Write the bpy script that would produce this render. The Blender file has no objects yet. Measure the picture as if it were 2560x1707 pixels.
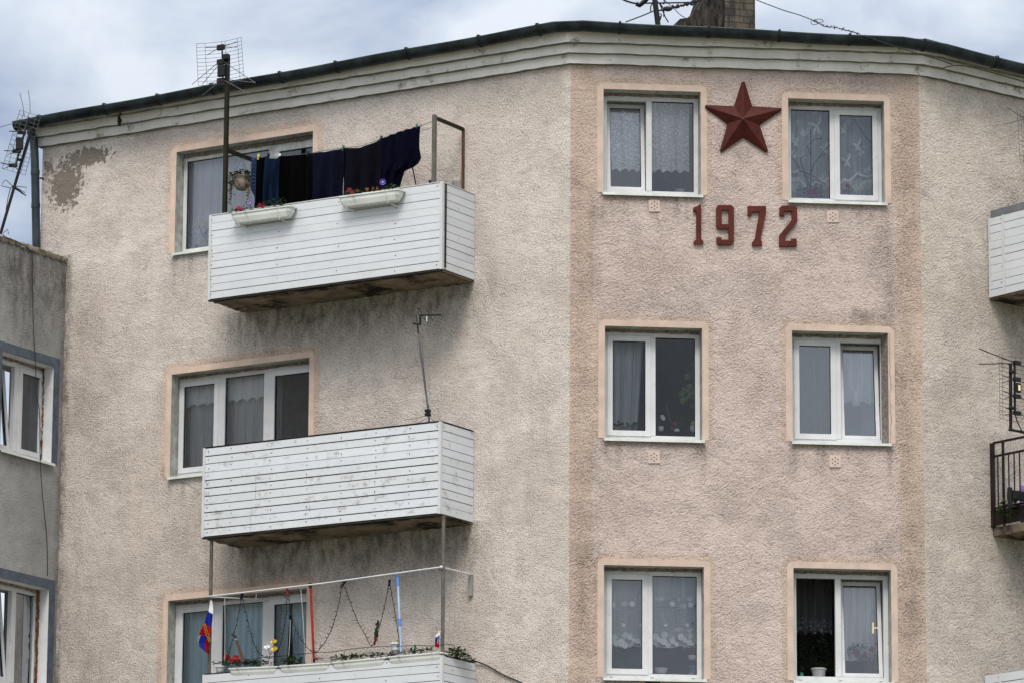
import bpy, bmesh, math, random
import numpy as np
from mathutils import Matrix, Vector
from mathutils.geometry import tessellate_polygon

random.seed(7)
R = math.radians
sc = bpy.context.scene
COL = sc.collection

# ------------------------------------------------------------------ camera
FPX, PIT, ROL, CX, CY = 11382.0, R(12.053), R(.353), 1280.0, 853.5   # the photograph is 2560 x 1707
CAM = np.array([0, 0, 1.6])
_r = np.array([1, 0, 0.]); _f = np.array([0, math.cos(PIT), math.sin(PIT)]); _u = np.array([0, -math.sin(PIT), math.cos(PIT)])
_cr = math.cos(ROL) * _r + math.sin(ROL) * _u
_cu = -math.sin(ROL) * _r + math.cos(ROL) * _u
cd = bpy.data.cameras.new('camera'); cam = bpy.data.objects.new('camera', cd); COL.objects.link(cam)
cam.matrix_world = Matrix(((_cr[0], _cu[0], -_f[0], CAM[0]), (_cr[1], _cu[1], -_f[1], CAM[1]), (_cr[2], _cu[2], -_f[2], CAM[2]), (0, 0, 0, 1)))
cd.sensor_fit = 'HORIZONTAL'; cd.sensor_width = 36; cd.lens = FPX / 2560 * 36
cd.clip_start = .5; cd.clip_end = 3000
sc.camera = cam

# ------------------------------------------------------------------ sky and sun
SUN_EL, SUN_AZ = R(54), R(188)            # azimuth clockwise from north (+Y): in front of the facades, slightly left
w = bpy.data.worlds.new('World'); sc.world = w; w.use_nodes = True
nt = w.node_tree; N = nt.nodes; Lk = nt.links
for n in list(N): N.remove(n)
out = N.new('ShaderNodeOutputWorld'); bg = N.new('ShaderNodeBackground'); bg.inputs['Strength'].default_value = .1
sky = N.new('ShaderNodeTexSky'); sky.sky_type = 'NISHITA'; sky.sun_disc = False
sky.sun_elevation = SUN_EL; sky.sun_rotation = SUN_AZ
tc = N.new('ShaderNodeTexCoord')
mp = N.new('ShaderNodeMapping'); mp.inputs['Scale'].default_value = (1, 1, 1.7); mp.inputs['Location'].default_value = (16.61, .24, 7.32)
no = N.new('ShaderNodeTexNoise'); no.inputs['Scale'].default_value = 15; no.inputs['Detail'].default_value = 5; no.inputs['Roughness'].default_value = .5
no.inputs['Distortion'].default_value = .3
rp = N.new('ShaderNodeValToRGB')
rp.color_ramp.elements[0].position = .35; rp.color_ramp.elements[0].color = (2.3, 2.75, 3.7, 1)
rp.color_ramp.elements[1].position = .575; rp.color_ramp.elements[1].color = (5.0, 5.3, 5.7, 1)
e = rp.color_ramp.elements.new(.47); e.color = (3.8, 4.2, 4.85, 1)
mx = N.new('ShaderNodeMix'); mx.data_type = 'RGBA'; mx.inputs['Factor'].default_value = .9
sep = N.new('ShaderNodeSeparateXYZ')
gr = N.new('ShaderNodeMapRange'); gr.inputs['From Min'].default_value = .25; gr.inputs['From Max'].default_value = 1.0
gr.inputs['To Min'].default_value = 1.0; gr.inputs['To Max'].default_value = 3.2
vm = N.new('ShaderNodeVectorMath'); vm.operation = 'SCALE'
Lk.new(tc.outputs['Generated'], mp.inputs['Vector']); Lk.new(mp.outputs[0], no.inputs['Vector']); Lk.new(no.outputs['Fac'], rp.inputs['Fac'])
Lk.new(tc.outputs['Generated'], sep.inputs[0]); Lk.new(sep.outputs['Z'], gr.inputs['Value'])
wv = N.new('ShaderNodeMix'); wv.data_type = 'RGBA'; wv.inputs['B'].default_value = (5.3, 5.15, 4.95, 1)      # thin bright overcast overhead
wr = N.new('ShaderNodeMapRange'); wr.inputs['From Min'].default_value = .3; wr.inputs['From Max'].default_value = .75; Lk.new(sep.outputs['Z'], wr.inputs['Value']); Lk.new(wr.outputs[0], wv.inputs['Factor'])
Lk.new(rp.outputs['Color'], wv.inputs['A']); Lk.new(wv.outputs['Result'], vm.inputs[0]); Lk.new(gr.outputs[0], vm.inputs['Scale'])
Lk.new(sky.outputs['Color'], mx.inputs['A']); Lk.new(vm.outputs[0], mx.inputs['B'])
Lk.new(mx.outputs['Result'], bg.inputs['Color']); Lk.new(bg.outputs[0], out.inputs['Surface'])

sd = bpy.data.lights.new('sun', 'SUN'); sd.energy = 1.5; sd.angle = R(20); sd.color = (1, .94, .86)
so = bpy.data.objects.new('sun', sd); COL.objects.link(so)
_sd = Vector((math.sin(SUN_AZ) * math.cos(SUN_EL), math.cos(SUN_AZ) * math.cos(SUN_EL), math.sin(SUN_EL)))
so.location = (0, 0, 60); so.rotation_euler = _sd.to_track_quat('Z', 'Y').to_euler()

sc.view_settings.view_transform = 'Standard'; sc.view_settings.look = 'None'
sc.view_settings.exposure = 0.70; sc.view_settings.gamma = 1.0
sc.cycles.max_bounces = 6; sc.cycles.transparent_max_bounces = 16
sc.cycles.use_denoising = True

# ------------------------------------------------------------------ frames (facade planes) and mesh builder
class Frame:
    """A vertical plane: u runs along it to the right, w out of it towards the viewer, z up."""
    def __init__(s, O, th):
        s.O = np.array(O, float); s.th = R(th)
        s.d = np.array([math.cos(s.th), math.sin(s.th), 0]); s.n = np.array([math.sin(s.th), -math.cos(s.th), 0])
    def pt(s, u, w, z): return s.O + s.d * u + s.n * w + np.array([0, 0, z])
    def mat(s, u=0, w=0, z=0): return Matrix.Translation(Vector(s.pt(u, w, z))) @ Matrix.Rotation(s.th, 4, 'Z')
    def at(s, px, py, w=0):
        x, y = (px - CX) / FPX, -(py - CY) / FPX
        r = _f + x * _cr + y * _cu
        t = ((s.O - CAM) @ s.n + w) / (r @ s.n); P = CAM + t * r - s.O
        return (float(P @ s.d), w, float(P[2]))
WLD = Frame((0, 0, 0), 0)
def wpt(px, py, Y):
    return WLD.at(px, py, -Y)
_a = WLD.at(1424, 1000, -51.2)
A0 = np.array([_a[0], 51.2, 0])
FL = Frame(A0, -31.727); FC = Frame(A0, 5.479)
WC = FC.at(2306, 900)[0]
B0 = FC.pt(WC, 0, 0)
FR = Frame(B0, 38.31)
J0 = FL.pt(-7.285, 0, 0)
FG = Frame(J0, 60.0)

WM = {}
class MB:
    def __init__(s): s.v = []; s.f = []; s.m = []; s.sm = []; s.uv = {}
    def add(s, vs, fs, mi=0, smooth=False):
        b = len(s.v); s.v += [tuple(map(float, p)) for p in vs]
        for f in fs: s.f.append(tuple(b + i for i in f)); s.m.append(mi); s.sm.append(smooth)
        return b
    def box(s, u0, u1, w0, w1, z0, z1, mi=0, fn=None):
        vs = [(u, w_, z) for z in (z0, z1) for w_ in (w0, w1) for u in (u0, u1)]
        if fn: vs = [fn(p) for p in vs]
        s.add(vs, [(0, 1, 3, 2), (4, 6, 7, 5), (0, 4, 5, 1), (2, 3, 7, 6), (0, 2, 6, 4), (1, 5, 7, 3)], mi)
    def ring(s, u0, u1, z0, z1, t, w0, w1, mi=0, fn=None, tb=None, tt=None, tl=None, tr=None):
        """a rectangular frame: outer u0..u1,z0..z1, member widths t"""
        tb = t if tb is None else tb; tt = t if tt is None else tt; tl = t if tl is None else tl; tr = t if tr is None else tr
        o = [(u0, z0), (u1, z0), (u1, z1), (u0, z1)]; i = [(u0 + tl, z0 + tb), (u1 - tr, z0 + tb), (u1 - tr, z1 - tt), (u0 + tl, z1 - tt)]
        vs = [(p[0], w1, p[1]) for p in o + i] + [(p[0], w0, p[1]) for p in o + i]
        if fn: vs = [fn(p) for p in vs]
        fs = []
        for k in range(4):
            n = (k + 1) % 4
            fs += [(k, n, 4 + n, 4 + k), (8 + k, 12 + k, 12 + n, 8 + n), (k, 8 + k, 8 + n, n), (4 + k, 4 + n, 12 + n, 12 + k)]
        s.add(vs, fs, mi)
    def tube(s, path, r, n=6, mi=0, r2=None, caps=True):
        P = [np.array(p, float) for p in path]; vs = []; k = len(P)
        prev = None
        for i, p in enumerate(P):
            t = P[min(i + 1, k - 1)] - P[max(i - 1, 0)]; t = t / (np.linalg.norm(t) + 1e-12)
            if prev is None:
                a = np.array([0, 0, 1.]) if abs(t[2]) < .9 else np.array([1., 0, 0])
            else: a = prev
            b = np.cross(t, a); b /= np.linalg.norm(b) + 1e-12; a = np.cross(b, t); prev = a
            rr = r if r2 is None else r + (r2 - r) * i / max(1, k - 1)
            for j in range(n):
                q = 2 * math.pi * j / n; vs.append(p + rr * (math.cos(q) * a + math.sin(q) * b))
        fs = [(i * n + j, i * n + (j + 1) % n, (i + 1) * n + (j + 1) % n, (i + 1) * n + j) for i in range(k - 1) for j in range(n)]
        s.add(vs, fs, mi, n > 4)
        if caps: s.add(vs[:n], [tuple(range(n))], mi); s.add(vs[-n:], [tuple(range(n))], mi)
    def sheet(s, nu, nv, fn, mi=0, smooth=True):
        """fn(a,b) -> (u,w,z), a,b in 0..1; mi may be a function of (a,b)"""
        vs = [fn(i / nu, j / nv) for j in range(nv + 1) for i in range(nu + 1)]
        b = len(s.v); s.v += [tuple(map(float, p)) for p in vs]
        for j in range(nv):
            for i in range(nu):
                q = j * (nu + 1) + i
                s.f.append((b + q, b + q + 1, b + q + nu + 2, b + q + nu + 1)); s.sm.append(smooth)
                s.m.append(mi((i + .5) / nu, (j + .5) / nv) if callable(mi) else mi)
        for j in range(nv + 1):
            for i in range(nu + 1): s.uv[b + j * (nu + 1) + i] = (i / nu, j / nv)
    def prism(s, loops, w0, w1, mi=0):
        """loops of (u,z) (first outer, rest holes) extruded from w0 to w1"""
        flat = [p for l in loops for p in l]
        tris = tessellate_polygon([[Vector((p[0], p[1], 0)) for p in l] for l in loops])
        n = len(flat)
        vs = [(p[0], w1, p[1]) for p in flat] + [(p[0], w0, p[1]) for p in flat]
        fs = [tuple(t) for t in tris] + [tuple(n + i for i in reversed(t)) for t in tris]
        o = 0
        for l in loops:
            k = len(l)
            fs += [(o + i, o + (i + 1) % k, n + o + (i + 1) % k, n + o + i) for i in range(k)]
            o += k
        s.add(vs, fs, mi)
    def lathe(s, c, prof, n=16, mi=0, axis=None):
        """prof: list of (radius, height) about a vertical axis at c=(u,w,z)"""
        vs = []
        for r, h in prof:
            for j in range(n):
                q = 2 * math.pi * j / n; vs.append((c[0] + r * math.cos(q), c[1] + r * math.sin(q), c[2] + h))
        k = len(prof)
        fs = [(i * n + j, i * n + (j + 1) % n, (i + 1) * n + (j + 1) % n, (i + 1) * n + j) for i in range(k - 1) for j in range(n)]
        s.add(vs, fs, mi, True)
    def leaf(s, p, d, up, L, W, mi=0):
        p = np.array(p); d = np.array(d, float); d /= np.linalg.norm(d) + 1e-9
        x = np.cross(d, up); x /= np.linalg.norm(x) + 1e-9; nn = np.cross(x, d)
        vs = [p, p + d * L * .35 + x * W * .5 + nn * L * .08, p + d * L, p + d * L * .35 - x * W * .5 + nn * L * .08, p + d * L * .5 - nn * L * .03]
        s.add(vs, [(0, 1, 4), (1, 2, 4), (2, 3, 4), (3, 0, 4)], mi)
    def foliage(s, c, rad, n, L, mi=0, flat=.6, up=.5, rnd=random):
        for _ in range(n):
            a = rnd.uniform(0, 2 * math.pi); h = rnd.uniform(-1, 1); rr = rnd.random() ** .4
            q = math.sqrt(max(0, 1 - h * h))
            p = (c[0] + rad[0] * rr * q * math.cos(a), c[1] + rad[1] * rr * q * math.sin(a), c[2] + rad[2] * rr * h)
            d = (math.cos(a) + rnd.uniform(-.6, .6), math.sin(a) + rnd.uniform(-.6, .6), rnd.uniform(-.6, .9) * up)
            l = L * rnd.uniform(.6, 1.2)
            m = mi if isinstance(mi, int) else rnd.choice(mi)
            s.leaf(p, d, (rnd.uniform(-.4, .4), rnd.uniform(-.4, .4), 1), l, l * flat, m)
    def blossom(s, c, r, n=5, mi=0, ci=None, face=(0, 1, .15)):
        """an open flower: n petals round a centre, facing 'face'"""
        c = np.array(c, float); f = np.array(face, float); f /= np.linalg.norm(f)
        x = np.cross(f, (0, 0, 1.)); x /= np.linalg.norm(x); y = np.cross(x, f)
        for k in range(n):
            q = 2 * math.pi * k / n + .3; d = math.cos(q) * x + math.sin(q) * y; t = -math.sin(q) * x + math.cos(q) * y
            vs = [c, c + d * r * .6 + t * r * .5 + f * r * .15, c + d * r + f * r * .3, c + d * r * .6 - t * r * .5 + f * r * .15]
            s.add(vs, [(0, 1, 2, 3)], mi)
        if ci is not None:
            s.ball(c + f * r * .12, r * .25, ci, 6)
    def ball(s, c, r, mi=0, n=8, sc_=(1, 1, 1)):
        vs = []; m = max(3, n // 2)
        for i in range(m + 1):
            t = math.pi * i / m
            for j in range(n):
                q = 2 * math.pi * j / n
                vs.append((c[0] + r * sc_[0] * math.sin(t) * math.cos(q), c[1] + r * sc_[1] * math.sin(t) * math.sin(q), c[2] + r * sc_[2] * math.cos(t)))
        fs = [(i * n + j, i * n + (j + 1) % n, (i + 1) * n + (j + 1) % n, (i + 1) * n + j) for i in range(m) for j in range(n)]
        s.add(vs, fs, mi, True)
    def build(s, name, mats, F=WLD, parent=None, base=(0, 0, 0), bevel=0, recalc=True, label=None, cat=None, group=None, kind=None, solid=0):
        me = bpy.data.meshes.new(name)
        me.from_pydata([(p[0] - base[0], -(p[1] - base[1]), p[2] - base[2]) for p in s.v], [], s.f)
        if not isinstance(mats, (list, tuple)): mats = [mats]
        for m in mats: me.materials.append(m)
        me.polygons.foreach_set('material_index', s.m); me.polygons.foreach_set('use_smooth', s.sm)
        if s.uv:
            ul = me.uv_layers.new(name='UVMap'); li = np.zeros(len(me.loops), int); me.loops.foreach_get('vertex_index', li)
            ul.data.foreach_set('uv', np.array([s.uv.get(int(i), (0, 0)) for i in li], float).ravel())
        if recalc:
            bm = bmesh.new(); bm.from_mesh(me); bmesh.ops.recalc_face_normals(bm, faces=bm.faces); bm.to_mesh(me); bm.free()
        o = link(name, me, F.mat(*base), parent)
        if bevel:
            b = o.modifiers.new('bevel', 'BEVEL'); b.width = bevel; b.segments = 2; b.limit_method = 'ANGLE'; b.angle_limit = R(40)
        if solid:
            b = o.modifiers.new('solidify', 'SOLIDIFY'); b.thickness = solid; b.offset = 0
        tag(o, label, cat, group, kind)
        return o
def link(name, data, M, parent=None):
    o = bpy.data.objects.new(name, data); COL.objects.link(o); WM[o.name] = M
    if parent is not None:
        o.parent = parent; o.matrix_parent_inverse = Matrix.Identity(4); o.matrix_basis = WM[parent.name].inverted() @ M
    else: o.matrix_basis = M
    return o
def tag(o, label=None, cat=None, group=None, kind=None):
    for k, v in (('label', label), ('category', cat), ('group', group), ('kind', kind)):
        if v: o[k] = v
    return o
def thing(name, label, cat, F, base, group=None):
    return tag(link(name, None, F.mat(*base)), label, cat, group)

# ------------------------------------------------------------------ materials
def newmat(name):
    m = bpy.data.materials.new(name); m.use_nodes = True; t = m.node_tree
    return m, t, t.nodes, t.links, t.nodes['Principled BSDF']
def node(t, typ, **kw):
    n = t.nodes.new(typ)
    for k, v in kw.items():
        if k in n.inputs: n.inputs[k].default_value = v
        else: setattr(n, k, v)
    return n
def mixc(t, fac, a, b, blend='MIX'):
    n = t.nodes.new('ShaderNodeMix'); n.data_type = 'RGBA'; n.blend_type = blend
    for s_, v in (('Factor', fac), ('A', a), ('B', b)):
        if hasattr(v, 'is_output'): t.links.new(v, n.inputs[s_])
        else: n.inputs[s_].default_value = v if not isinstance(v, tuple) or len(v) == 4 else (*v, 1)
    return n.outputs['Result']
def mth(t, op, a, b=None, clamp=False):
    n = t.nodes.new('ShaderNodeMath'); n.operation = op; n.use_clamp = clamp
    for i, v in enumerate((a, b)):
        if v is None: continue
        if hasattr(v, 'is_output'): t.links.new(v, n.inputs[i])
        else: n.inputs[i].default_value = v
    return n.outputs[0]
def mrange(t, v, a, b, c=0., d=1.):
    n = t.nodes.new('ShaderNodeMapRange'); n.interpolation_type = 'SMOOTHSTEP'
    t.links.new(v, n.inputs['Value'])
    for k, x in (('From Min', a), ('From Max', b), ('To Min', c), ('To Max', d)): n.inputs[k].default_value = x
    return n.outputs[0]
def noise(t, vec, scale, detail=3, rough=.55, dist=0.):
    n = node(t, 'ShaderNodeTexNoise', Scale=scale, Detail=detail, Roughness=rough, Distortion=dist)
    t.links.new(vec, n.inputs['Vector']); return n.outputs['Fac']
def mapped(t, scale=(1, 1, 1), rot=(0, 0, 0), loc=(0, 0, 0), out_='Object'):
    c = t.nodes.new('ShaderNodeTexCoord'); m = node(t, 'ShaderNodeMapping', Scale=scale, Rotation=rot, Location=loc)
    t.links.new(c.outputs[out_], m.inputs['Vector']); return m.outputs[0]
def bump(t, b, h, strength, dist):
    n = node(t, 'ShaderNodeBump', Strength=strength, Distance=dist); t.links.new(h, n.inputs['Height']); t.links.new(n.outputs[0], b.inputs['Normal'])

def pm(name, col, rough=.6, var=.18, scale=6, bumps=0, bscale=70, metal=0, streak=False, dirt=None, dirt_amt=.5, dscale=9, dthr=.58, spec=.2):
    """painted / plain surface with uneven tone, optional dirt patches and bump"""
    m, t, Nn, L, b = newmat(name)
    v = mapped(t, (1, 1, .18) if streak else (1, 1, 1))
    n1 = noise(t, v, scale, 5, .6)
    c = mixc(t, mrange(t, n1, .3, .7), tuple(x * (1 - var) for x in col), tuple(min(1, x * (1 + var)) for x in col))
    if dirt:
        n2 = noise(t, mapped(t, (1, 1, .35) if streak else (1, 1, 1), loc=(3, 1, 7)), dscale, 6, .68)
        c = mixc(t, mth(t, 'MULTIPLY', mrange(t, n2, dthr, dthr + .14), dirt_amt), c, dirt)
    L.new(c, b.inputs['Base Color'])
    b.inputs['Roughness'].default_value = rough; b.inputs['Metallic'].default_value = metal; b.inputs['Specular IOR Level'].default_value = spec
    if bumps: bump(t, b, noise(t, mapped(t), bscale, 4, .6), bumps, .01)
    return m

def stucco(name, base, peach, pale, speck, lump=42, fine=78, sp_lo=.10, rel=.75):
    """roughcast render: lumpy relief, soot and painted shade in the pits, painted bands, bare plaster patches"""
    m, t, Nn, L, b = newmat(name)
    v = mapped(t, (1, 1, 1), (0, R(38), 0)); vd = node(t, 'ShaderNodeMapping', Scale=(1, 1, 1.7)); L.new(v, vd.inputs['Vector']); vd = vd.outputs[0]
    at = node(t, 'ShaderNodeVertexColor', layer_name='mask'); sp = t.nodes.new('ShaderNodeSeparateColor'); L.new(at.outputs[0], sp.inputs[0])
    big = noise(t, mapped(t), 1.1, 4, .6); mid = noise(t, mapped(t, loc=(5, 2, 3)), 7, 4, .6)
    l1 = noise(t, vd, lump, 3, .55, .25); l2 = noise(t, vd, fine, 3, .6)
    h = mth(t, 'ADD', mth(t, 'MULTIPLY', l1, .65), mth(t, 'MULTIPLY', l2, .35))
    c = mixc(t, mrange(t, big, .33, .67), base, pale)
    c = mixc(t, mth(t, 'MULTIPLY', mrange(t, mid, .35, .7), .35), c, tuple(x * .84 for x in base))
    pk = mrange(t, mth(t, 'ADD', sp.outputs['Red'], mth(t, 'MULTIPLY', mth(t, 'SUBTRACT', mid, .5), .95)), .40, .60)
    c = mixc(t, mth(t, 'MULTIPLY', pk, .92), c, peach)
    # soot and crevice shade painted into the pits of the render
    pit = mrange(t, h, .53, .36)
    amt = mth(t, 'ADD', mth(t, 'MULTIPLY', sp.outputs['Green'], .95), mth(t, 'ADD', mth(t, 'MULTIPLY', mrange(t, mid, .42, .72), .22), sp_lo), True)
    sm = mrange(t, mth(t, 'ADD', at.outputs['Alpha'], mth(t, 'MULTIPLY', mth(t, 'SUBTRACT', mid, .5), 1.1)), .8, .25)
    amt = mth(t, 'MULTIPLY', amt, mth(t, 'SUBTRACT', 1.0, mth(t, 'MULTIPLY', sm, .5)))
    c = mixc(t, mth(t, 'MULTIPLY', sm, .35), c, tuple(min(1, x * 1.06) for x in pale))
    c = mixc(t, mth(t, 'MULTIPLY', pit, mth(t, 'MULTIPLY', amt, .72), True), c, speck)
    fl = mrange(t, noise(t, vd, fine, 3, .6, .4), .415, .34)
    c = mixc(t, mth(t, 'MULTIPLY', fl, mth(t, 'MULTIPLY', amt, 1.35), True), c, speck)
    grime_shade = mth(t, 'MULTIPLY', sp.outputs['Green'], mrange(t, noise(t, mapped(t, (1, 1, .4), loc=(1, 9, 4)), 9, 5, .7), .36, .66, .2, .78))  # darkens by the mask: wall dirt, and painted shade on the right wall
    c = mixc(t, grime_shade, c, (.062, .052, .044))
    bare = mrange(t, mth(t, 'ADD', sp.outputs['Blue'], mth(t, 'MULTIPLY', mth(t, 'SUBTRACT', noise(t, mapped(t, loc=(8, 8, 8)), 13, 6, .72), .5), 2.1)), .45, .53)
    bc = mixc(t, noise(t, mapped(t), 30, 4, .7), (.15, .13, .11), (.32, .28, .24))
    c = mixc(t, bare, c, bc)
    L.new(c, b.inputs['Base Color']); b.inputs['Roughness'].default_value = .92; b.inputs['Specular IOR Level'].default_value = .15
    # hairline cracks, and lumps and trowel sweeps larger than the grain
    ck = mth(t, 'ABSOLUTE', mth(t, 'SUBTRACT', noise(t, mapped(t, loc=(4, 4, 9)), 1.0, 3, .5, .3), .5))
    ck = mth(t, 'MULTIPLY', mrange(t, ck, .0045, .0015), mrange(t, noise(t, mapped(t, loc=(2, 7, 1)), .9, 2), .54, .62))
    c = mixc(t, mth(t, 'MULTIPLY', ck, .16), c, (.16, .12, .095))
    lumps = noise(t, mapped(t, (1, 1, 1.5), (0, R(-25), 0), (3, 3, 3)), 8, 4, .6, .5)
    var = mrange(t, noise(t, mapped(t, loc=(6, 2, 8)), 2.3, 3, .6), .35, .68, .6, 1.2)
    h = mth(t, 'ADD', mth(t, 'MULTIPLY', h, var), mth(t, 'MULTIPLY', lumps, .38))
    L.new(c, b.inputs['Base Color'])
    hb = mth(t, 'SUBTRACT', mth(t, 'SUBTRACT', h, mth(t, 'MULTIPLY', ck, .08)), mth(t, 'MULTIPLY', bare, .25))
    bump(t, b, hb, rel, .035)
    return m

PEACH = (.66, .44, .31)
M = {}
M['stuccoL'] = stucco('cream_roughcast', (.66, .583, .53), (.67, .53, .445), (.72, .658, .612), (.08, .064, .052), 42, 76, .56, 1.0)
M['stuccoC'] = stucco('pink_roughcast', (.592, .484, .445), (.55, .435, .36), (.612, .514, .478), (.11, .077, .062), 30, 58, .34, 1.4)
M['stuccoR'] = stucco('sand_roughcast', (.64, .565, .505), (.6, .43, .3), (.68, .61, .555), (.10, .08, .066), 30, 58, .36, 1.4)
M['surround'] = pm('smooth_peach_paint', (.52, .41, .345), .85, .1, 5, .25, 60, dirt=(.2, .16, .12), dirt_amt=.45, dscale=7, dthr=.6)
M['surroundL'] = pm('smooth_salmon_paint', (.585, .455, .38), .85, .1, 5, .25, 60, dirt=(.22, .18, .14), dirt_amt=.4, dscale=7, dthr=.6)
M['reveal'] = pm('grey_reveal_plaster', (.34, .345, .32), .85, .25, 9, .3, 60, dirt=(.05, .045, .04), dirt_amt=.8, dscale=11, dthr=.58)
M['pvc'] = pm('white_window_frame', (.56, .57, .585), .35, .06, 4, dirt=(.30, .28, .25), dirt_amt=.4, dscale=11)
M['oldwood'] = pm('old_painted_wood', (.6, .62, .6), .6, .18, 8, .2, 40, streak=True, dirt=(.10, .05, .04), dirt_amt=.9, dscale=16, dthr=.6)
M['sill'] = pm('sill_metal', (.62, .66, .63), .4, .12, 5, dirt=(.25, .24, .2), dirt_amt=.4)
M['mortar'] = pm('crumbly_mortar', (.2, .17, .15), .95, .45, 30, .8, 60)
M['foam'] = pm('old_brown_foam', (.16, .06, .03), .95, .5, 30, .8, 60)
M['seal'] = pm('black_gasket', (.012, .012, .014), .6, .2)
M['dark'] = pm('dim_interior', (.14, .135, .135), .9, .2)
M['cornice'] = pm('cornice_paint', (.68, .655, .635), .85, .10, 3, .35, 45, dirt=(.25, .21, .165), dirt_amt=.95, dscale=5.0, dthr=.57)
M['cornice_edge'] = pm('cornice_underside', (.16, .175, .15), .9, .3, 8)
M['gutter'] = pm('weathered_zinc', (.018, .026, .029), .38, .5, 5, .15, 20, metal=.2, dirt=(.012, .014, .015), dirt_amt=.8, dscale=4, dthr=.5)
M['pipe'] = pm('grey_pipe', (.038, .052, .062), .5, .3, 4, .2, 15, metal=.2, dirt=(.03, .035, .04), dirt_amt=.8, dscale=6, dthr=.55)
M['roof'] = pm('dark_roofing', (.03, .032, .033), .8, .3)
M['slab'] = pm('weathered_slab', (.19, .15, .11), .9, .35, 4, .4, 30, dirt=(.010, .009, .008), dirt_amt=.97, dscale=2.1, dthr=.475)
M['edge'] = pm('dark_edge', (.03, .028, .025), .9, .3)
M['nail'] = pm('rusty_nail', (.035, .025, .02), .7, .2)
M['post'] = pm('grey_steel', (.11, .105, .095), .55, .25, 7, dirt=(.07, .045, .03), dirt_amt=.6)
M['greenpost'] = pm('olive_painted_steel', (.013, .0125, .005), .6, .3, 7, dirt=(.02, .018, .01), dirt_amt=.7)
M['black'] = pm('black_steel', (.012, .012, .013), .55, .3)
M['rail'] = pm('black_railing', (.018, .012, .011), .55, .4, 8, dirt=(.07, .03, .02), dirt_amt=.5)
M['wire'] = pm('thin_wire', (.10, .105, .115), .45, .2, metal=.5)
M['cable'] = pm('black_cable', (.02, .02, .022), .6, .2)
M['red'] = pm('dark_red_paint', (.058, .0085, .006), .6, .22, 10, .15, 60, dirt=(.035, .008, .006), dirt_amt=.7, dscale=8, dthr=.56)
M['digit'] = pm('dull_red_paint', (.085, .017, .012), .7, .22, 12, .15, 60, dirt=(.04, .012, .01), dirt_amt=.7, dscale=14, dthr=.56)
M['greywall'] = None
M['green'] = pm('leaf_green', (.045, .10, .022), .5, .45, 30, spec=.3)
M['green2'] = pm('leaf_yellow_green', (.15, .22, .045), .5, .4, 30, spec=.3)
M['green3'] = pm('leaf_dark', (.010, .022, .009), .5, .4, 30)
M['dry'] = pm('dry_leaf', (.16, .10, .035), .7, .5, 30)
M['redfl'] = pm('red_petal', (.24, .008, .007), .6, .3, 40)
M['pinkfl'] = pm('pink_petal', (.27, .012, .055), .6, .3, 40)
M['purplefl'] = pm('violet_petal', (.10, .06, .38), .6, .3, 40)
M['orangefl'] = pm('orange_petal', (.26, .06, .02), .6, .3, 40)
M['rosefl'] = pm('rose_petal', (.30, .05, .17), .6, .3, 40)
M['yellowfl'] = pm('yellow_petal', (.65, .55, .08), .6, .2, 40)
M['trough'] = pm('white_plastic', (.66, .69, .66), .45, .08, 5, streak=True, dirt=(.30, .30, .25), dirt_amt=.6, dscale=10, dthr=.52)
M['potw'] = pm('white_pot', (.62, .66, .68), .4, .1, 6)
M['potg'] = pm('grey_white_pot', (.34, .36, .37), .5, .12, 8)
M['potd'] = pm('mottled_pot', (.30, .26, .21), .8, .35, 18, dirt=(.05, .045, .03), dirt_amt=.9, dscale=14, dthr=.5)
M['soil'] = pm('soil', (.03, .022, .015), .95, .4, 30)
M['wood'] = pm('brown_stick', (.10, .06, .035), .75, .3, 9, streak=True)
M['greywood'] = pm('grey_board', (.24, .24, .22), .8, .25, 10, streak=True)
M['redstick'] = pm('red_handle', (.27, .018, .015), .45, .12)
M['bluestick'] = pm('pale_blue_handle', (.35, .48, .68), .45, .12)
M['bluetape'] = pm('blue_tape', (.10, .22, .55), .5, .2)
M['gold'] = pm('gold_foil', (.7, .55, .12), .3, .2, metal=.6)
M['silver'] = pm('silver_foil', (.75, .77, .8), .3, .2, metal=.6)
M['greenp'] = pm('green_plastic', (.03, .18, .11), .5, .2)
M['violet'] = pm('violet_plastic', (.22, .14, .38), .6, .25)
M['brass'] = pm('cream_handle', (.75, .68, .42), .4, .1)
M['white'] = pm('white_figure', (.75, .77, .76), .5, .1)
M['bluep'] = pm('blue_plastic', (.08, .25, .45), .5, .2)
M['ground'] = pm('ground_grass', (.13, .13, .09), .95, .3, .5)
M['yellow_text'] = pm('yellow_print', (.40, .24, .03), .7, .1)

def planks_mat(name, col, dirtc, amt, thr=.56):
    m, t, Nn, L, b = newmat(name)
    at = node(t, 'ShaderNodeVertexColor', layer_name='tint')
    n1 = noise(t, mapped(t, (.5, .5, 1)), 5, 5, .65); n2 = noise(t, mapped(t, (.4, .4, .6), loc=(2, 5, 1)), 16, 6, .75)
    c = mixc(t, mrange(t, n1, .3, .7), tuple(x * .93 for x in col), col)
    c = mixc(t, 1.0, c, at.outputs[0], 'MULTIPLY')
    c = mixc(t, mth(t, 'MULTIPLY', mrange(t, n2, thr, thr + .16), amt), c, dirtc)
    L.new(c, b.inputs['Base Color']); b.inputs['Roughness'].default_value = .45
    bump(t, b, noise(t, mapped(t, (.2, .2, 1)), 30, 3), .08, .01)
    return m
M['plank'] = planks_mat('white_cladding', (.63, .665, .71), (.30, .28, .24), .3)
M['plank_dirty'] = planks_mat('stained_white_cladding', (.66, .70, .75), (.19, .17, .14), .62, .535)

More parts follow.
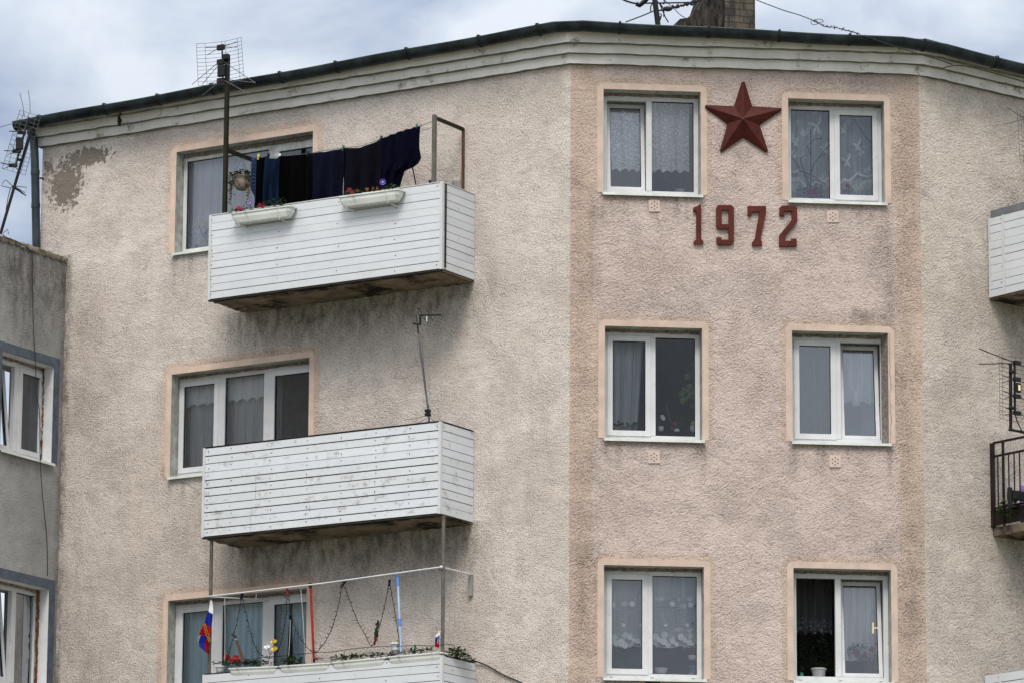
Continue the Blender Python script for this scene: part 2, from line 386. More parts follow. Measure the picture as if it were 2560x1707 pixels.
def cloth(name, col, var=.25, weave=0):
    m, t, Nn, L, b = newmat(name)
    n = noise(t, mapped(t, (1, 1, .4)), 9, 4)
    c = mixc(t, mrange(t, n, .3, .7), tuple(x * (1 - var) for x in col), tuple(x * (1 + var) for x in col))
    if weave:
        ck = node(t, 'ShaderNodeTexChecker', Scale=weave); L.new(mapped(t), ck.inputs['Vector'])
        c = mixc(t, ck.outputs['Fac'], c, tuple(x * .3 for x in col))
    L.new(c, b.inputs['Base Color']); b.inputs['Roughness'].default_value = .95; b.inputs['Specular IOR Level'].default_value = .03
    bump(t, b, noise(t, mapped(t), 90, 3), .2, .005)
    return m
M['c_black'] = cloth('black_cloth', (.0012, .0012, .0015))
M['c_navy'] = cloth('navy_cloth', (.004, .0045, .013))
M['c_char'] = cloth('charcoal_cloth', (.004, .004, .0075))
M['c_navy2'] = cloth('dark_navy_cloth', (.0022, .0024, .009))
M['c_blue'] = cloth('blue_denim', (.004, .010, .026), .35)
M['c_check'] = cloth('blue_check_cloth', (.03, .05, .12), .3, 45)
M['f_white'] = cloth('flag_white', (.75, .76, .8), .05)
M['f_blue'] = cloth('flag_blue', (.012, .02, .21), .15)
M['f_red'] = cloth('flag_red', (.27, .008, .011), .15)

def glass(name, refl, tint=(.82, .86, .87)):
    m, t, Nn, L, b = newmat(name); N_ = t.nodes; N_.remove(b)
    tr = node(t, 'ShaderNodeBsdfTransparent', Color=(*tint, 1)); gl = node(t, 'ShaderNodeBsdfGlossy', Roughness=.03); gl.inputs['Color'].default_value = (.92, .95, 1, 1)
    fr = node(t, 'ShaderNodeFresnel', IOR=1.5)
    fac = mth(t, 'MULTIPLY', fr.outputs[0], refl / .04, True)
    wob = node(t, 'ShaderNodeBump', Strength=.03, Distance=.02); L.new(noise(t, mapped(t), 2.2, 2), wob.inputs['Height']); L.new(wob.outputs[0], gl.inputs['Normal'])
    ms = N_.new('ShaderNodeMixShader'); L.new(fac, ms.inputs[0]); L.new(tr.outputs[0], ms.inputs[1]); L.new(gl.outputs[0], ms.inputs[2])
    L.new(ms.outputs[0], N_['Material Output'].inputs['Surface'])
    return m
M['glass'] = glass('window_glass', .12, (.97, .99, 1.0)); M['glass_dark'] = glass('window_glass_dim', .05); M['glass_sky'] = glass('sky_reflecting_glass', .14, (.92, .97, 1.0)); M['glass_hi'] = glass('window_glass_bright', .20)

def curtain_mat(name, kind, op=.4, col=(.94, .96, .98)):
    """thin net curtain; UV runs over the cloth in metres-like units (0..1 across, 0..1 up)"""
    m, t, Nn, L, b = newmat(name); N_ = t.nodes; N_.remove(b)
    df = node(t, 'ShaderNodeBsdfDiffuse'); tl = node(t, 'ShaderNodeBsdfTranslucent')
    df.inputs['Color'].default_value = (*col, 1); tl.inputs['Color'].default_value = (*col, 1)
    ad = N_.new('ShaderNodeMixShader'); ad.inputs[0].default_value = .2; L.new(df.outputs[0], ad.inputs[1]); L.new(tl.outputs[0], ad.inputs[2])
    v = mapped(t)
    base = mth(t, 'ADD', mth(t, 'MULTIPLY', noise(t, mapped(t, (1, 1, .05)), 22, 3), .35), op - .18)
    uvc = t.nodes.new('ShaderNodeTexCoord'); su = t.nodes.new('ShaderNodeSeparateXYZ'); L.new(uvc.outputs['UV'], su.inputs[0])
    if kind == 'scroll':
        vo = node(t, 'ShaderNodeTexVoronoi', Scale=13.); vo.feature = 'F1'; L.new(v, vo.inputs['Vector'])
        rg = mth(t, 'SINE', mth(t, 'MULTIPLY', mth(t, 'ADD', vo.outputs['Distance'], mth(t, 'MULTIPLY', noise(t, v, 18, 2), .35)), 17.))
        pat = mrange(t, rg, .35, .8)
        fac = mth(t, 'ADD', base, mth(t, 'MULTIPLY', pat, .6), True)
    elif kind == 'floral':
        vo = node(t, 'ShaderNodeTexVoronoi', Scale=9., Randomness=.6); L.new(v, vo.inputs['Vector'])
        pet = mrange(t, mth(t, 'ADD', vo.outputs['Distance'], mth(t, 'MULTIPLY', mth(t, 'SUBTRACT', noise(t, v, 70, 2), .5), .5)), .44, .30)
        band = mth(t, 'MAXIMUM', mrange(t, su.outputs['Y'], .27, .17), mth(t, 'MULTIPLY', mth(t, 'MULTIPLY', mrange(t, su.outputs['Y'], .5, .56), mrange(t, su.outputs['Y'], .70, .62)), .55))
        fac = mth(t, 'ADD', base, mth(t, 'MULTIPLY', mth(t, 'MULTIPLY', pet, band), .6), True)
        thin = mrange(t, noise(t, v, 12, 1, .3, 2.5), .49, .5); thin2 = mrange(t, noise(t, v, 12, 1, .3, 2.5), .52, .51)
        fac = mth(t, 'ADD', fac, mth(t, 'MULTIPLY', mth(t, 'MULTIPLY', thin, thin2), .25), True)
    elif kind == 'motif':
        vo = node(t, 'ShaderNodeTexVoronoi', Scale=5.5, Randomness=.9); L.new(v, vo.inputs['Vector'])
        pet = mrange(t, mth(t, 'ADD', vo.outputs['Distance'], mth(t, 'MULTIPLY', mth(t, 'SUBTRACT', noise(t, v, 40, 2), .5), .7)), .32, .2)
        swag = mth(t, 'ABSOLUTE', mth(t, 'SUBTRACT', su.outputs['Y'], mth(t, 'ADD', .2, mth(t, 'MULTIPLY', mth(t, 'ABSOLUTE', mth(t, 'SINE', mth(t, 'MULTIPLY', su.outputs['X'], 12.))), .10))))
        fac = mth(t, 'ADD', mth(t, 'ADD', base, mth(t, 'MULTIPLY', pet, .30)), mth(t, 'MULTIPLY', mrange(t, swag, .028, .012), .45), True)
    elif kind == 'border':
        pat = mrange(t, noise(t, v, 34, 3), .5, .62)
        fac = mth(t, 'ADD', base, mth(t, 'MULTIPLY', mth(t, 'MULTIPLY', pat, mrange(t, su.outputs['Y'], .45, .1)), .4), True)
    else:
        fac = base
    tr = N_.new('ShaderNodeBsdfTransparent'); ms = N_.new('ShaderNodeMixShader')
    L.new(fac, ms.inputs[0]); L.new(tr.outputs[0], ms.inputs[1]); L.new(ad.outputs[0], ms.inputs[2]); L.new(ms.outputs[0], N_['Material Output'].inputs['Surface'])
    return m
M['cu_scroll'] = curtain_mat('scroll_lace', 'scroll', .7); M['cu_floral'] = curtain_mat('floral_lace', 'floral', .58); M['cu_motif'] = curtain_mat('motif_lace', 'motif', .58)
M['cu_plain'] = curtain_mat('plain_net', 'plain', .8); M['cu_dim'] = curtain_mat('grey_net', 'plain', .7, (.84, .86, .9)); M['cu_faint'] = curtain_mat('faint_net', 'border', .22, (.34, .36, .38)); M['cu_border'] = curtain_mat('border_lace', 'border', .8, (.9, .91, .98))
M['cu_blue'] = curtain_mat('pale_blue_voile', 'plain', .95, (.70, .88, .96)); M['cu_teal'] = curtain_mat('green_voile', 'plain', .7, (.30, .36, .33))
M['lace'] = pm('dense_lace', (.95, .97, .98), .9, .08, 40)
M['drape'] = pm('dark_drape', (.02, .018, .018), .9, .3)

# ------------------------------------------------------------------ numpy noise for the wall masks
def vnoise(x, y, s, seed, octv=4):
    rs = np.random.RandomState(seed); out_ = np.zeros_like(x); amp = .5
    for o in range(octv):
        g = rs.rand(64, 64); X = x * s; Y = y * s
        xi = np.floor(X).astype(int); yi = np.floor(Y).astype(int); fx = X - xi; fy = Y - yi
        fx = fx * fx * (3 - 2 * fx); fy = fy * fy * (3 - 2 * fy)
        a = g[xi % 64, yi % 64]; b = g[(xi + 1) % 64, yi % 64]; c = g[xi % 64, (yi + 1) % 64]; d = g[(xi + 1) % 64, (yi + 1) % 64]
        out_ += amp * ((a * (1 - fx) + b * fx) * (1 - fy) + (c * (1 - fx) + d * fx) * fy); s *= 2; amp *= .5
    return out_ / (1 - .5 ** octv)
def sstep(x, a, b):
    t = np.clip((x - a) / (b - a), 0, 1); return t * t * (3 - 2 * t)
def rsd(u, z, r):
    """signed distance to the rectangle r=(u0,u1,z0,z1)"""
    dx = np.maximum(r[0] - u, u - r[1]); dz = np.maximum(r[2] - z, z - r[3])
    return np.where((dx > 0) & (dz > 0), np.hypot(np.maximum(dx, 0), np.maximum(dz, 0)), np.maximum(dx, dz))
def lines(a, b, step, keep):
    g = np.arange(a, b + step * .5, step); k = np.array(sorted(set([a, b] + list(keep))))
    g = np.array([x for x in g if np.min(np.abs(k - x)) > step * .35])
    return np.array(sorted(np.concatenate([g, k])))
def wall_mesh(name, F, parent, u0, u1, z1, holes, maskfn, mat, zlow=6.8, step=.026, z0=0):
    us = lines(u0, u1, step, [x for h in holes for x in h[:2] if u0 < x < u1])
    zs = np.concatenate([np.arange(z0, zlow, 1.0), lines(zlow, z1, step, [x for h in holes for x in h[2:4] if zlow < x < z1])])
    U, Z = np.meshgrid(us, zs); nu, nz = len(us), len(zs)
    mk = maskfn(U, Z); mr, mg, mb = mk[:3]; ma = mk[3] if len(mk) > 3 else np.zeros_like(mr)
    relief = (vnoise(U + 40, Z + 40, 1.3, 5, 3) - .5) * .010
    for h in holes: relief = relief * sstep(rsd(U, Z, h), .09, .2)
    relief = np.minimum(relief, .003) * sstep(U - u0, 0, .05) * sstep(u1 - U, 0, .05)
    co = np.stack([U, -relief, Z], -1).reshape(-1, 3)
    idx = np.arange(nu * nz).reshape(nz, nu)
    q = np.stack([idx[:-1, :-1], idx[:-1, 1:], idx[1:, 1:], idx[1:, :-1]], -1)
    uc = (U[:-1, :-1] + U[1:, 1:]) / 2; zc = (Z[:-1, :-1] + Z[1:, 1:]) / 2
    keep = np.ones_like(uc, bool)
    for h in holes: keep &= ~((uc > h[0]) & (uc < h[1]) & (zc > h[2]) & (zc < h[3]))
    q = q[keep]
    me = bpy.data.meshes.new(name)
    me.vertices.add(len(co)); me.vertices.foreach_set('co', co.ravel())
    me.loops.add(q.size); me.loops.foreach_set('vertex_index', q.ravel().astype(np.int32))
    me.polygons.add(len(q)); me.polygons.foreach_set('loop_start', (np.arange(len(q)) * 4).astype(np.int32))
    me.polygons.foreach_set('use_smooth', np.ones(len(q), bool))
    me.update(calc_edges=True)
    ca = me.color_attributes.new('mask', 'FLOAT_COLOR', 'POINT')
    ca.data.foreach_set('color', np.stack([np.clip(mr, 0, 1), np.clip(mg, 0, 1), np.clip(mb, 0, 1), 1 - np.clip(ma, 0, 1)], -1).reshape(-1).astype(np.float32))
    me.materials.append(mat); me.validate()
    return link(name, me, F.mat(), parent)

# ------------------------------------------------------------------ ground
g = MB(); g.sheet(20, 20, lambda a, b: ((a - .5) * 1800, -(b - .45) * 1800, 0)); g.build('ground', M['ground'], kind='structure')

# ------------------------------------------------------------------ the apartment building
BLD = thing('apartment_building', 'cream and pink rendered block of flats with white balconies and dated front', 'building', FC, (0, 0, 0))
# openings: (u0,u1,z0,z1)
OC = {'W1': (.385, 1.525, 14.31, 15.55), 'W2': (2.556, 3.690, 14.28, 15.507), 'W3': (.406, 1.535, 11.42, 12.73), 'W4': (2.582, 3.705, 11.435, 12.735), 'W5': (.400, 1.548, 8.66, 9.95), 'W6': (2.580, 3.708, 8.668, 9.963)}
OL = {'L1': (-5.635, -3.615, 14.235, 15.51), 'L2': (-5.632, -3.615, 11.465, 12.73), 'L3': (-5.612, -3.60, 8.68, 9.955)}
DOORS = [(-4.36, -3.615, 13.42, 14.235), (-4.36, -3.615, 10.6, 11.465), (-4.36, -3.60, 7.86, 8.68)]
ZT = 15.88
def bands(U, Z, holes, lo, hi):
    m = np.zeros_like(U)
    for h in holes:
        d = rsd(U, Z, h); d = np.where(Z < h[2] - .01, 9, d)
        m = np.maximum(m, 1 - sstep(d, lo, hi))
    return m
def blob(U, Z, u, z, ru, rz): return np.clip(1.15 - np.hypot((U - u) / ru, (Z - z) / rz), 0, 1)
def drips(U, Z, holes):
    """thin runs of dirt below the sills, longest at their ends"""
    st = vnoise(U * 14 + 60, Z * .5 + 60, 1.0, 17, 2); m = np.zeros_like(U)
    for h in holes:
        dn = h[2] - .03 - Z
        for e_, L_ in ((h[0] + .0, .55), (h[1] + .01, .6)):
            m = np.maximum(m, .7 * np.exp(-((U - e_) / .05) ** 2) * (dn > 0) * np.clip(1 - dn / L_, 0, 1) * (.3 + st))
        m = np.maximum(m, .55 * sstep(st, .52, .75) * (U > h[0]) * (U < h[1]) * (dn > 0) * np.clip(1 - dn / .38, 0, 1))
    return m
def mask_left(U, Z):
    n = vnoise(U + 20, Z, 1.6, 1); n2 = vnoise(U + 20, Z, 6, 2); n3 = vnoise((U + 20) * 3, Z * .6, 2, 8)
    r = bands(U, Z, OL.values(), .10, .20)
    dirt_shade = np.zeros_like(U)
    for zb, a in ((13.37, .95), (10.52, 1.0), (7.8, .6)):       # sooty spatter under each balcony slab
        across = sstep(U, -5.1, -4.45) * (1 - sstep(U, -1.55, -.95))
        dirt_shade = np.maximum(dirt_shade, 1.2 * a * across * (1 - sstep(zb - Z, .05, .75 + .4 * (n - .5))) * (Z < zb + .03) * (.35 + .9 * n2))
    for u, z, ru, rz, a in ((-4.4, 10.1, .12, .35, 1), (-4.35, 9.98, .10, .2, 1), (-4.9, 12.75, .45, .12, .7), (-4.3, 12.98, .5, .25, .6), (-5.65, 11.55, .12, .14, 1), (-7.0, 13.5, .4, .7, .30), (-7.1, 12.3, .3, 1.0, .22), (-1.1, 13.3, .25, .35, .5), (-1.0, 11.8, .3, .4, .25), (-3.62, 10.05, .08, .3, .5), (-5.3, 10.6, .5, .6, .3)):
        dirt_shade = np.maximum(dirt_shade, a * blob(U, Z, u, z, ru, rz) * (.4 + .8 * n2))
    dirt_shade = np.maximum(dirt_shade, .22 * sstep(-6.0 - U, 0, 1.2) * sstep(14.4 - Z, 0, .6) * (.3 + n))
    dirt_shade = np.maximum(dirt_shade, 1.0 * (1 - sstep(np.abs(U + 7.27), .0, .08 + .07 * n2)) * (Z < 14.4))
    dirt_shade += .12 * sstep(n3, .5, .8) * sstep(14.2 - Z, 0, 3)
    dirt_shade = np.maximum(dirt_shade, drips(U, Z, OL.values()))
    bare = np.maximum(blob(U, Z, -7.33, 15.30, .42, .48), blob(U, Z, -7.0, 15.62, .6, .18)) * .85
    bare = np.maximum(bare, .62 * blob(U, Z, -7.6, 15.55, .2, .2))
    def pl(pts, wd):
        d = np.full_like(U, 9.)
        for (a, b), (c_, e_) in zip(pts[:-1], pts[1:]):
            t = np.clip(((U - a) * (c_ - a) + (Z - b) * (e_ - b)) / ((c_ - a) ** 2 + (e_ - b) ** 2), 0, 1); d = np.minimum(d, np.hypot(U - a - t * (c_ - a), Z - b - t * (e_ - b)))
        return 1 - sstep(d, wd * .3, wd)
    sm = np.maximum(.75 * pl([(-6.75, 15.6), (-7.02, 15.2), (-7.12, 14.75), (-7.2, 14.35)], .2 + .15 * n2), .8 * pl([(-7.25, 14.3), (-6.5, 14.38), (-5.75, 14.62)], .10 + .16 * n2))
    sm = np.maximum(sm, .6 * pl([(-1.4, 12.6), (-.9, 11.9)], .35 * n2 + .1))
    return r, dirt_shade, bare, sm
def mask_centre(U, Z):
    n = vnoise(U + 9, Z, 1.8, 3); n2 = vnoise(U + 9, Z, 7, 4)
    r = bands(U, Z, OC.values(), .085, .19)
    r = np.maximum(r, 1 - sstep(U, .20, .33)); r = np.maximum(r, sstep(U, 3.76, 3.88))
    dirt_shade = np.zeros_like(U)
    for u, z, ru, rz, a in ((3.66, 13.7, .17, .5, .55), (3.75, 13.2, .2, .8, .5), (.27, 14.1, .10, .4, .5), (.26, 13.5, .12, .7, .35), (.28, 11.2, .12, .5, .3), (3.45, 12.92, .4, .10, .7), (3.72, 12.3, .09, .5, .95), (3.76, 12.15, .07, .35, 1), (1.2, 12.95, .6, .2, .3), (2.0, 13.3, 1.2, .5, .08), (.27, 9.9, .2, .6, .45), (3.6, 10.2, .3, .35, .4), (3.9, 11.6, .16, 1.8, .5), (3.95, 9.6, .2, 1.3, .55), (3.95, 14.3, .15, 1.3, .4), (.12, 12.8, .12, 2.2, .3), (.15, 9.8, .14, 1.5, .4), (1.9, 14.0, .7, .3, .08), (3.2, 15.7, 1.0, .12, .25), (1.53, 14.3, .08, .07, .8), (3.7, 14.27, .08, .06, .8), (.38, 14.31, .07, .07, .7), (.40, 11.4, .07, .08, .8), (2.56, 11.42, .07, .08, .8)):
        dirt_shade = np.maximum(dirt_shade, a * blob(U, Z, u, z, ru, rz) * (.4 + .8 * n2))
    for h in OC.values():
        dirt_shade = np.maximum(dirt_shade, .5 * (U > h[0] - .02) * (U < h[1] + .04) * (1 - sstep(h[2] - .03 - Z, 0, .05 + .10 * n2)) * (Z < h[2] - .03))
    dirt_shade += .08 * sstep(n, .5, .75)
    dirt_shade = np.maximum(dirt_shade, drips(U, Z, OC.values()))
    return r, dirt_shade, np.zeros_like(U)
def mask_right(U, Z):
    n = vnoise(U + 3, Z, 1.5, 6); n2 = vnoise(U + 3, Z, 7, 7)
    dirt_shade = .10 * sstep(n, .45, .75)
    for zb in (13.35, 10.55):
        dirt_shade = np.maximum(dirt_shade, .9 * sstep(U, 1.05, 1.5) * (1 - sstep(zb - Z, .02, .75)) * (Z < zb + .05) * (.4 + .8 * n2))  # shade under the balconies painted into the wall colour
    dirt_shade = np.maximum(dirt_shade, .5 * sstep(U, .2, 1.6) * sstep(15.6 - Z, 0, 1) * n)  # painted shading, deeper towards the balcony side
    return np.zeros_like(U), dirt_shade, np.zeros_like(U)
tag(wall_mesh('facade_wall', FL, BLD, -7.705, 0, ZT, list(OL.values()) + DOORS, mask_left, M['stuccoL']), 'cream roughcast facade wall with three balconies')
tag(wall_mesh('facade_wall', FC, BLD, 0, WC, ZT, list(OC.values()), mask_centre, M['stuccoC']), 'pink roughcast facade wall carrying the star')
tag(wall_mesh('facade_wall', FR, BLD, 0, 5.0, ZT, [], mask_right, M['stuccoR']), 'sand coloured roughcast facade wall at the right edge')

# rest of the shell: hidden sides, back, dim rooms behind the panes
endL = FL.pt(-7.705, 0, 0); endR = FR.pt(5.0, 0, 0)
def wl(P): return (float(P[0]), -float(P[1]), 0.)
bl = endL + np.array([1.5, 11, 0]); brk = endR + np.array([-1.5, 9, 0])
m = MB()
for P, Q in ((endL, bl), (bl, brk), (brk, endR)):
    p, q = wl(P), wl(Q); hz = lambda P_: 16.1 if P_ is endL or P_ is endR else 16.62; m.add([p, q, (q[0], q[1], hz(Q)), (p[0], p[1], hz(P))], [(0, 1, 2, 3)])
m.build('rear_wall', M['greywood'], WLD, BLD, recalc=False)
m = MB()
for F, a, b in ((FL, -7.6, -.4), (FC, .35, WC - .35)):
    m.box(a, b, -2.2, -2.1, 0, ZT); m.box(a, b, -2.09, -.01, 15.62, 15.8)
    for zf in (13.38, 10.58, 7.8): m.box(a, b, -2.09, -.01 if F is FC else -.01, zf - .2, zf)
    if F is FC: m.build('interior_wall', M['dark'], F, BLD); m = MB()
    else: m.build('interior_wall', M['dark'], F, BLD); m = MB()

# cornice: three stepped bands running round the front
def bis(Fa, Fb, ua, w_):
    """corner of the two offset planes"""
    ha = (Fb.th - Fa.th) / 2; P = Fa.pt(ua, 0, 0); bn = Fa.n + Fb.n; bn = bn / np.linalg.norm(bn)
    return P + bn * (w_ / math.cos(ha))
def run(w_, z, ext=.0):
    pts = [FL.pt(-7.705 - w_, w_, 0), bis(FL, FC, 0, w_), bis(FC, FR, WC, w_), FR.pt(5.0, w_, 0)]
    return [(float(p[0]), -float(p[1]), z) for p in pts]
def run_back(w_, z):                       # the return round the far left corner
    p = FL.pt(-7.705 - w_, -3, 0); return (float(p[0]), -float(p[1]), z)
m = MB()
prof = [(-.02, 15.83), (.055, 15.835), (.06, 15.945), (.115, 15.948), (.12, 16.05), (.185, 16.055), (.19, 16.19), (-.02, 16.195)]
rows = []
for w_, z in prof:
    pts = [run_back(w_, z)] + run(w_, z)
    dense = []
    for i in range(len(pts) - 1):
        k = max(2, int(np.hypot(pts[i + 1][0] - pts[i][0], pts[i + 1][1] - pts[i][1]) / .12))
        for j in range(k):
            a = j / k; dense.append(tuple(pts[i][c] * (1 - a) + pts[i + 1][c] * a for c in range(3)))
    dense.append(pts[-1]); rows.append(dense)
kmin = min(len(r) for r in rows)
K = [len(r) for r in rows]; k = min(K)
rows = [[r[min(len(r) - 1, round(i * (len(r) - 1) / (k - 1)))] for i in range(k)] for r in rows]
rs = random.Random(3)
jit = [(rs.uniform(-.004, .004), rs.uniform(-.005, .005)) for _ in range(k)]
vs = [(p[0], p[1] + jit[i][0], p[2] + jit[i][1]) for r in rows for i, p in enumerate(r)]
fs = []; mi = []
for j in range(len(rows) - 1):
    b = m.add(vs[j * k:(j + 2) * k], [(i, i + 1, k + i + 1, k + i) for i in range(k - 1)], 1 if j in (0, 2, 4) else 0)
m.build('cornice', [M['cornice'], M['cornice_edge']], WLD, BLD, recalc=False)

# roof: overhanging dark edge over the gutter and a low slope behind
def roofpt(w_, z): return [(p[0], p[1], p[2] + d) for p, d in zip([run_back(w_, z)] + run(w_, z), (-.08, -.08, .058, -.015, -.10) if w_ > -1 else (0,) * 5)]
m = MB()
e1, e2, e3 = roofpt(.24, 16.20), roofpt(.24, 16.225), roofpt(-4.2, 16.6)
for a, b in ((e1, e2), (e2, e3)):
    n = len(a); m.add(a + b, [(i, i + 1, n + i + 1, n + i) for i in range(n - 1)])
e0 = roofpt(-.1, 16.19); n = len(e0); m.add(e0 + e1, [(i, i + 1, n + i + 1, n + i) for i in range(n - 1)])
p, q = wl(bl), wl(brk)
m.add([e3[1], e3[2], e3[3], e3[4], (q[0], q[1], 16.6), (p[0], p[1], 16.6)], [(0, 1, 2, 3, 4, 5)])
ROOF = m.build('roof', M['roof'], WLD, BLD, recalc=False)

# chimney on the roof: brick stack with a tarred, broken shoulder on its left
FCh = Frame((wpt(1811, 70, 54.0)[0], 54.0, 0), 14)
def brick(name, c, soot):
    m, t, Nn, L, b = newmat(name)
    bt = node(t, 'ShaderNodeTexBrick', Scale=1.0); bt.inputs['Brick Width'].default_value = .25; bt.inputs['Row Height'].default_value = .085; bt.inputs['Mortar Size'].default_value = .008
    bt.inputs['Color1'].default_value = (*c, 1); bt.inputs['Color2'].default_value = tuple(x * .7 for x in c) + (1,); bt.inputs['Mortar'].default_value = (.03, .027, .022, 1)
    v = mapped(t, (1, 1, 1), (R(90), 0, 0)); L.new(v, bt.inputs['Vector'])
    s_ = mrange(t, noise(t, mapped(t, (1, 1, .3)), 7, 5, .7), .44, .6)
    col = mixc(t, mth(t, 'MULTIPLY', s_, soot), bt.outputs['Color'], (.01, .009, .008))
    L.new(col, b.inputs['Base Color']); b.inputs['Roughness'].default_value = .9
    bump(t, b, mth(t, 'ADD', bt.outputs['Fac'], noise(t, mapped(t), 40, 4)), -.4, .02)
    return m
M['brick'] = brick('chimney_brick', (.10, .082, .06), .8); M['sootbrick'] = pm('tarred_render', (.045, .038, .03), .95, .5, 14, .5, 30, streak=True, dirt=(.004, .006, .006), dirt_amt=1, dscale=7, dthr=.44)
uR = FCh.at(1888, 60)[0]; zt = 18.2
m = MB(); m.box(.004, uR, -.6, 0, 16.2, zt); CH = m.build('chimney', M['brick'], FCh, ROOF)
m = MB(); pp = [FCh.at(x, y)[::2] for x, y in ((1700, 62), (1702, 46), (1712, 45), (1728, 42), (1738, 27), (1750, 24), (1757, 6), (1764, -14))]
poly = [(.001, 16.2), (.001, zt)] + [(pp[-1][0], zt)] + list(reversed(pp)) + [(pp[0][0], 16.2)]
m.prism([poly], -.55, -.03); m.build('chimney_shoulder', M['sootbrick'], FCh, ROOF)

# gutter with brackets
m = MB()
gp = [FL.at(33, 311, .27), None, None, None]
def gpath():
    P = [FL.pt(-7.92, .28, 0), FL.pt(-.05, .28, 0), FC.pt(.12, .29, 0), FC.pt(WC - .25, .29, 0), FR.pt(.14, .28, 0), FR.pt(5, .28, 0)]
    zz = [16.08, 16.213, 16.213, 16.14, 16.115, 16.055]
    o = []
    for i in range(len(P) - 1):
        L_ = np.linalg.norm(P[i + 1] - P[i]); k = max(1, int(L_ / .2))
        for j in range(k):
            a = j / k; q = P[i] * (1 - a) + P[i + 1] * a
            o.append((q[0], -q[1], zz[i] * (1 - a) + zz[i + 1] * a + .006 * math.sin(q[0] * 3.1)))
    o.append((P[-1][0], -P[-1][1], zz[-1])); return o
GP = gpath()
def sweep(mb, path, sec, mi=0, smooth=True):
    vs = []
    for i, p in enumerate(path):
        a = np.array(path[max(0, i - 1)]); b = np.array(path[min(len(path) - 1, i + 1)]); t = b - a; t[2] = 0; t /= np.linalg.norm(t)
        n_ = np.array([t[1], -t[0], 0])           # (x,-y,z) space: outward
        if n_[1] < 0: n_ = -n_
        for (o, h) in sec: vs.append(np.array(p) + n_ * o + np.array([0, 0, h]))
    k = len(sec)
    mb.add(vs, [(i * k + j, i * k + j + 1, (i + 1) * k + j + 1, (i + 1) * k + j) for i in range(len(path) - 1) for j in range(k - 1)], mi, smooth)
half = [(-.080 * math.cos(a), -.092 * math.sin(a) + .03) for a in np.linspace(0, math.pi, 11)]
sec = half + [(.083, .045), (.075, .05), (.071, .03)]
sweep(m, GP, sec)
p = np.array(GP[0]); t = np.array(GP[1]) - p; t /= np.linalg.norm(t); n_ = np.array([t[1], -t[0], 0]); n_ = n_ if n_[1] > 0 else -n_
m.add([p + n_ * o + np.array([0, 0, h]) for o, h in half], [tuple(range(len(half)))])
GUT = m.build('gutter', M['gutter'], WLD, BLD, recalc=False)
# brackets at intervals
dist = 0; nxt = .6; rs = random.Random(9)
for i in range(len(GP) - 1):
    a, b = np.array(GP[i]), np.array(GP[i + 1]); L_ = np.linalg.norm(b - a); dist += L_
    if dist > nxt:
        nxt = dist + rs.uniform(.72, .95)
        t = (b - a) / L_; br = MB(); n_ = np.array([t[1], -t[0], 0]); n_ = n_ if n_[1] > 0 else -n_
        arc = [(-.085 * math.cos(q), -.097 * math.sin(q) + .03) for q in np.linspace(.2, math.pi, 10)] + [(.088, .05), (.083, .064), (.02, .066)]
        vs = []
        for o, h in arc:
            for s_ in (-.012, .012): vs.append(a + n_ * o + t * s_ + np.array([0, 0, h]))
        br.add(vs, [(2 * j, 2 * j + 1, 2 * j + 3, 2 * j + 2) for j in range(len(arc) - 1)])
        br.build('gutter_bracket', M['black'], WLD, GUT, recalc=False, solid=.005)
# downpipe
m = MB()
def dp(px, py, Y=55.15): return wpt(px, py, Y)
m.tube([dp(76, 328), dp(84, 352), dp(86.5, 385), dp(88, 440), dp(89.5, 530), dp(91.5, 640), dp(97, 1000), dp(104, 1700)], .052, 14)
for y, x in ((432, 88), (515, 89.3)):
    c = dp(x, y); m.tube([(c[0], c[1], c[2] - .03), (c[0], c[1], c[2] + .03)], .057, 14)
DPI = m.build('downpipe', M['pipe'], WLD, BLD)
m = MB(); c = dp(99, 446); e_ = dp(108, 446); m.tube([c, e_], .012, 6); m.tube([e_, (e_[0], e_[1], e_[2] - .03)], .01, 6); m.build('pipe_bracket', M['black'], WLD, DPI)

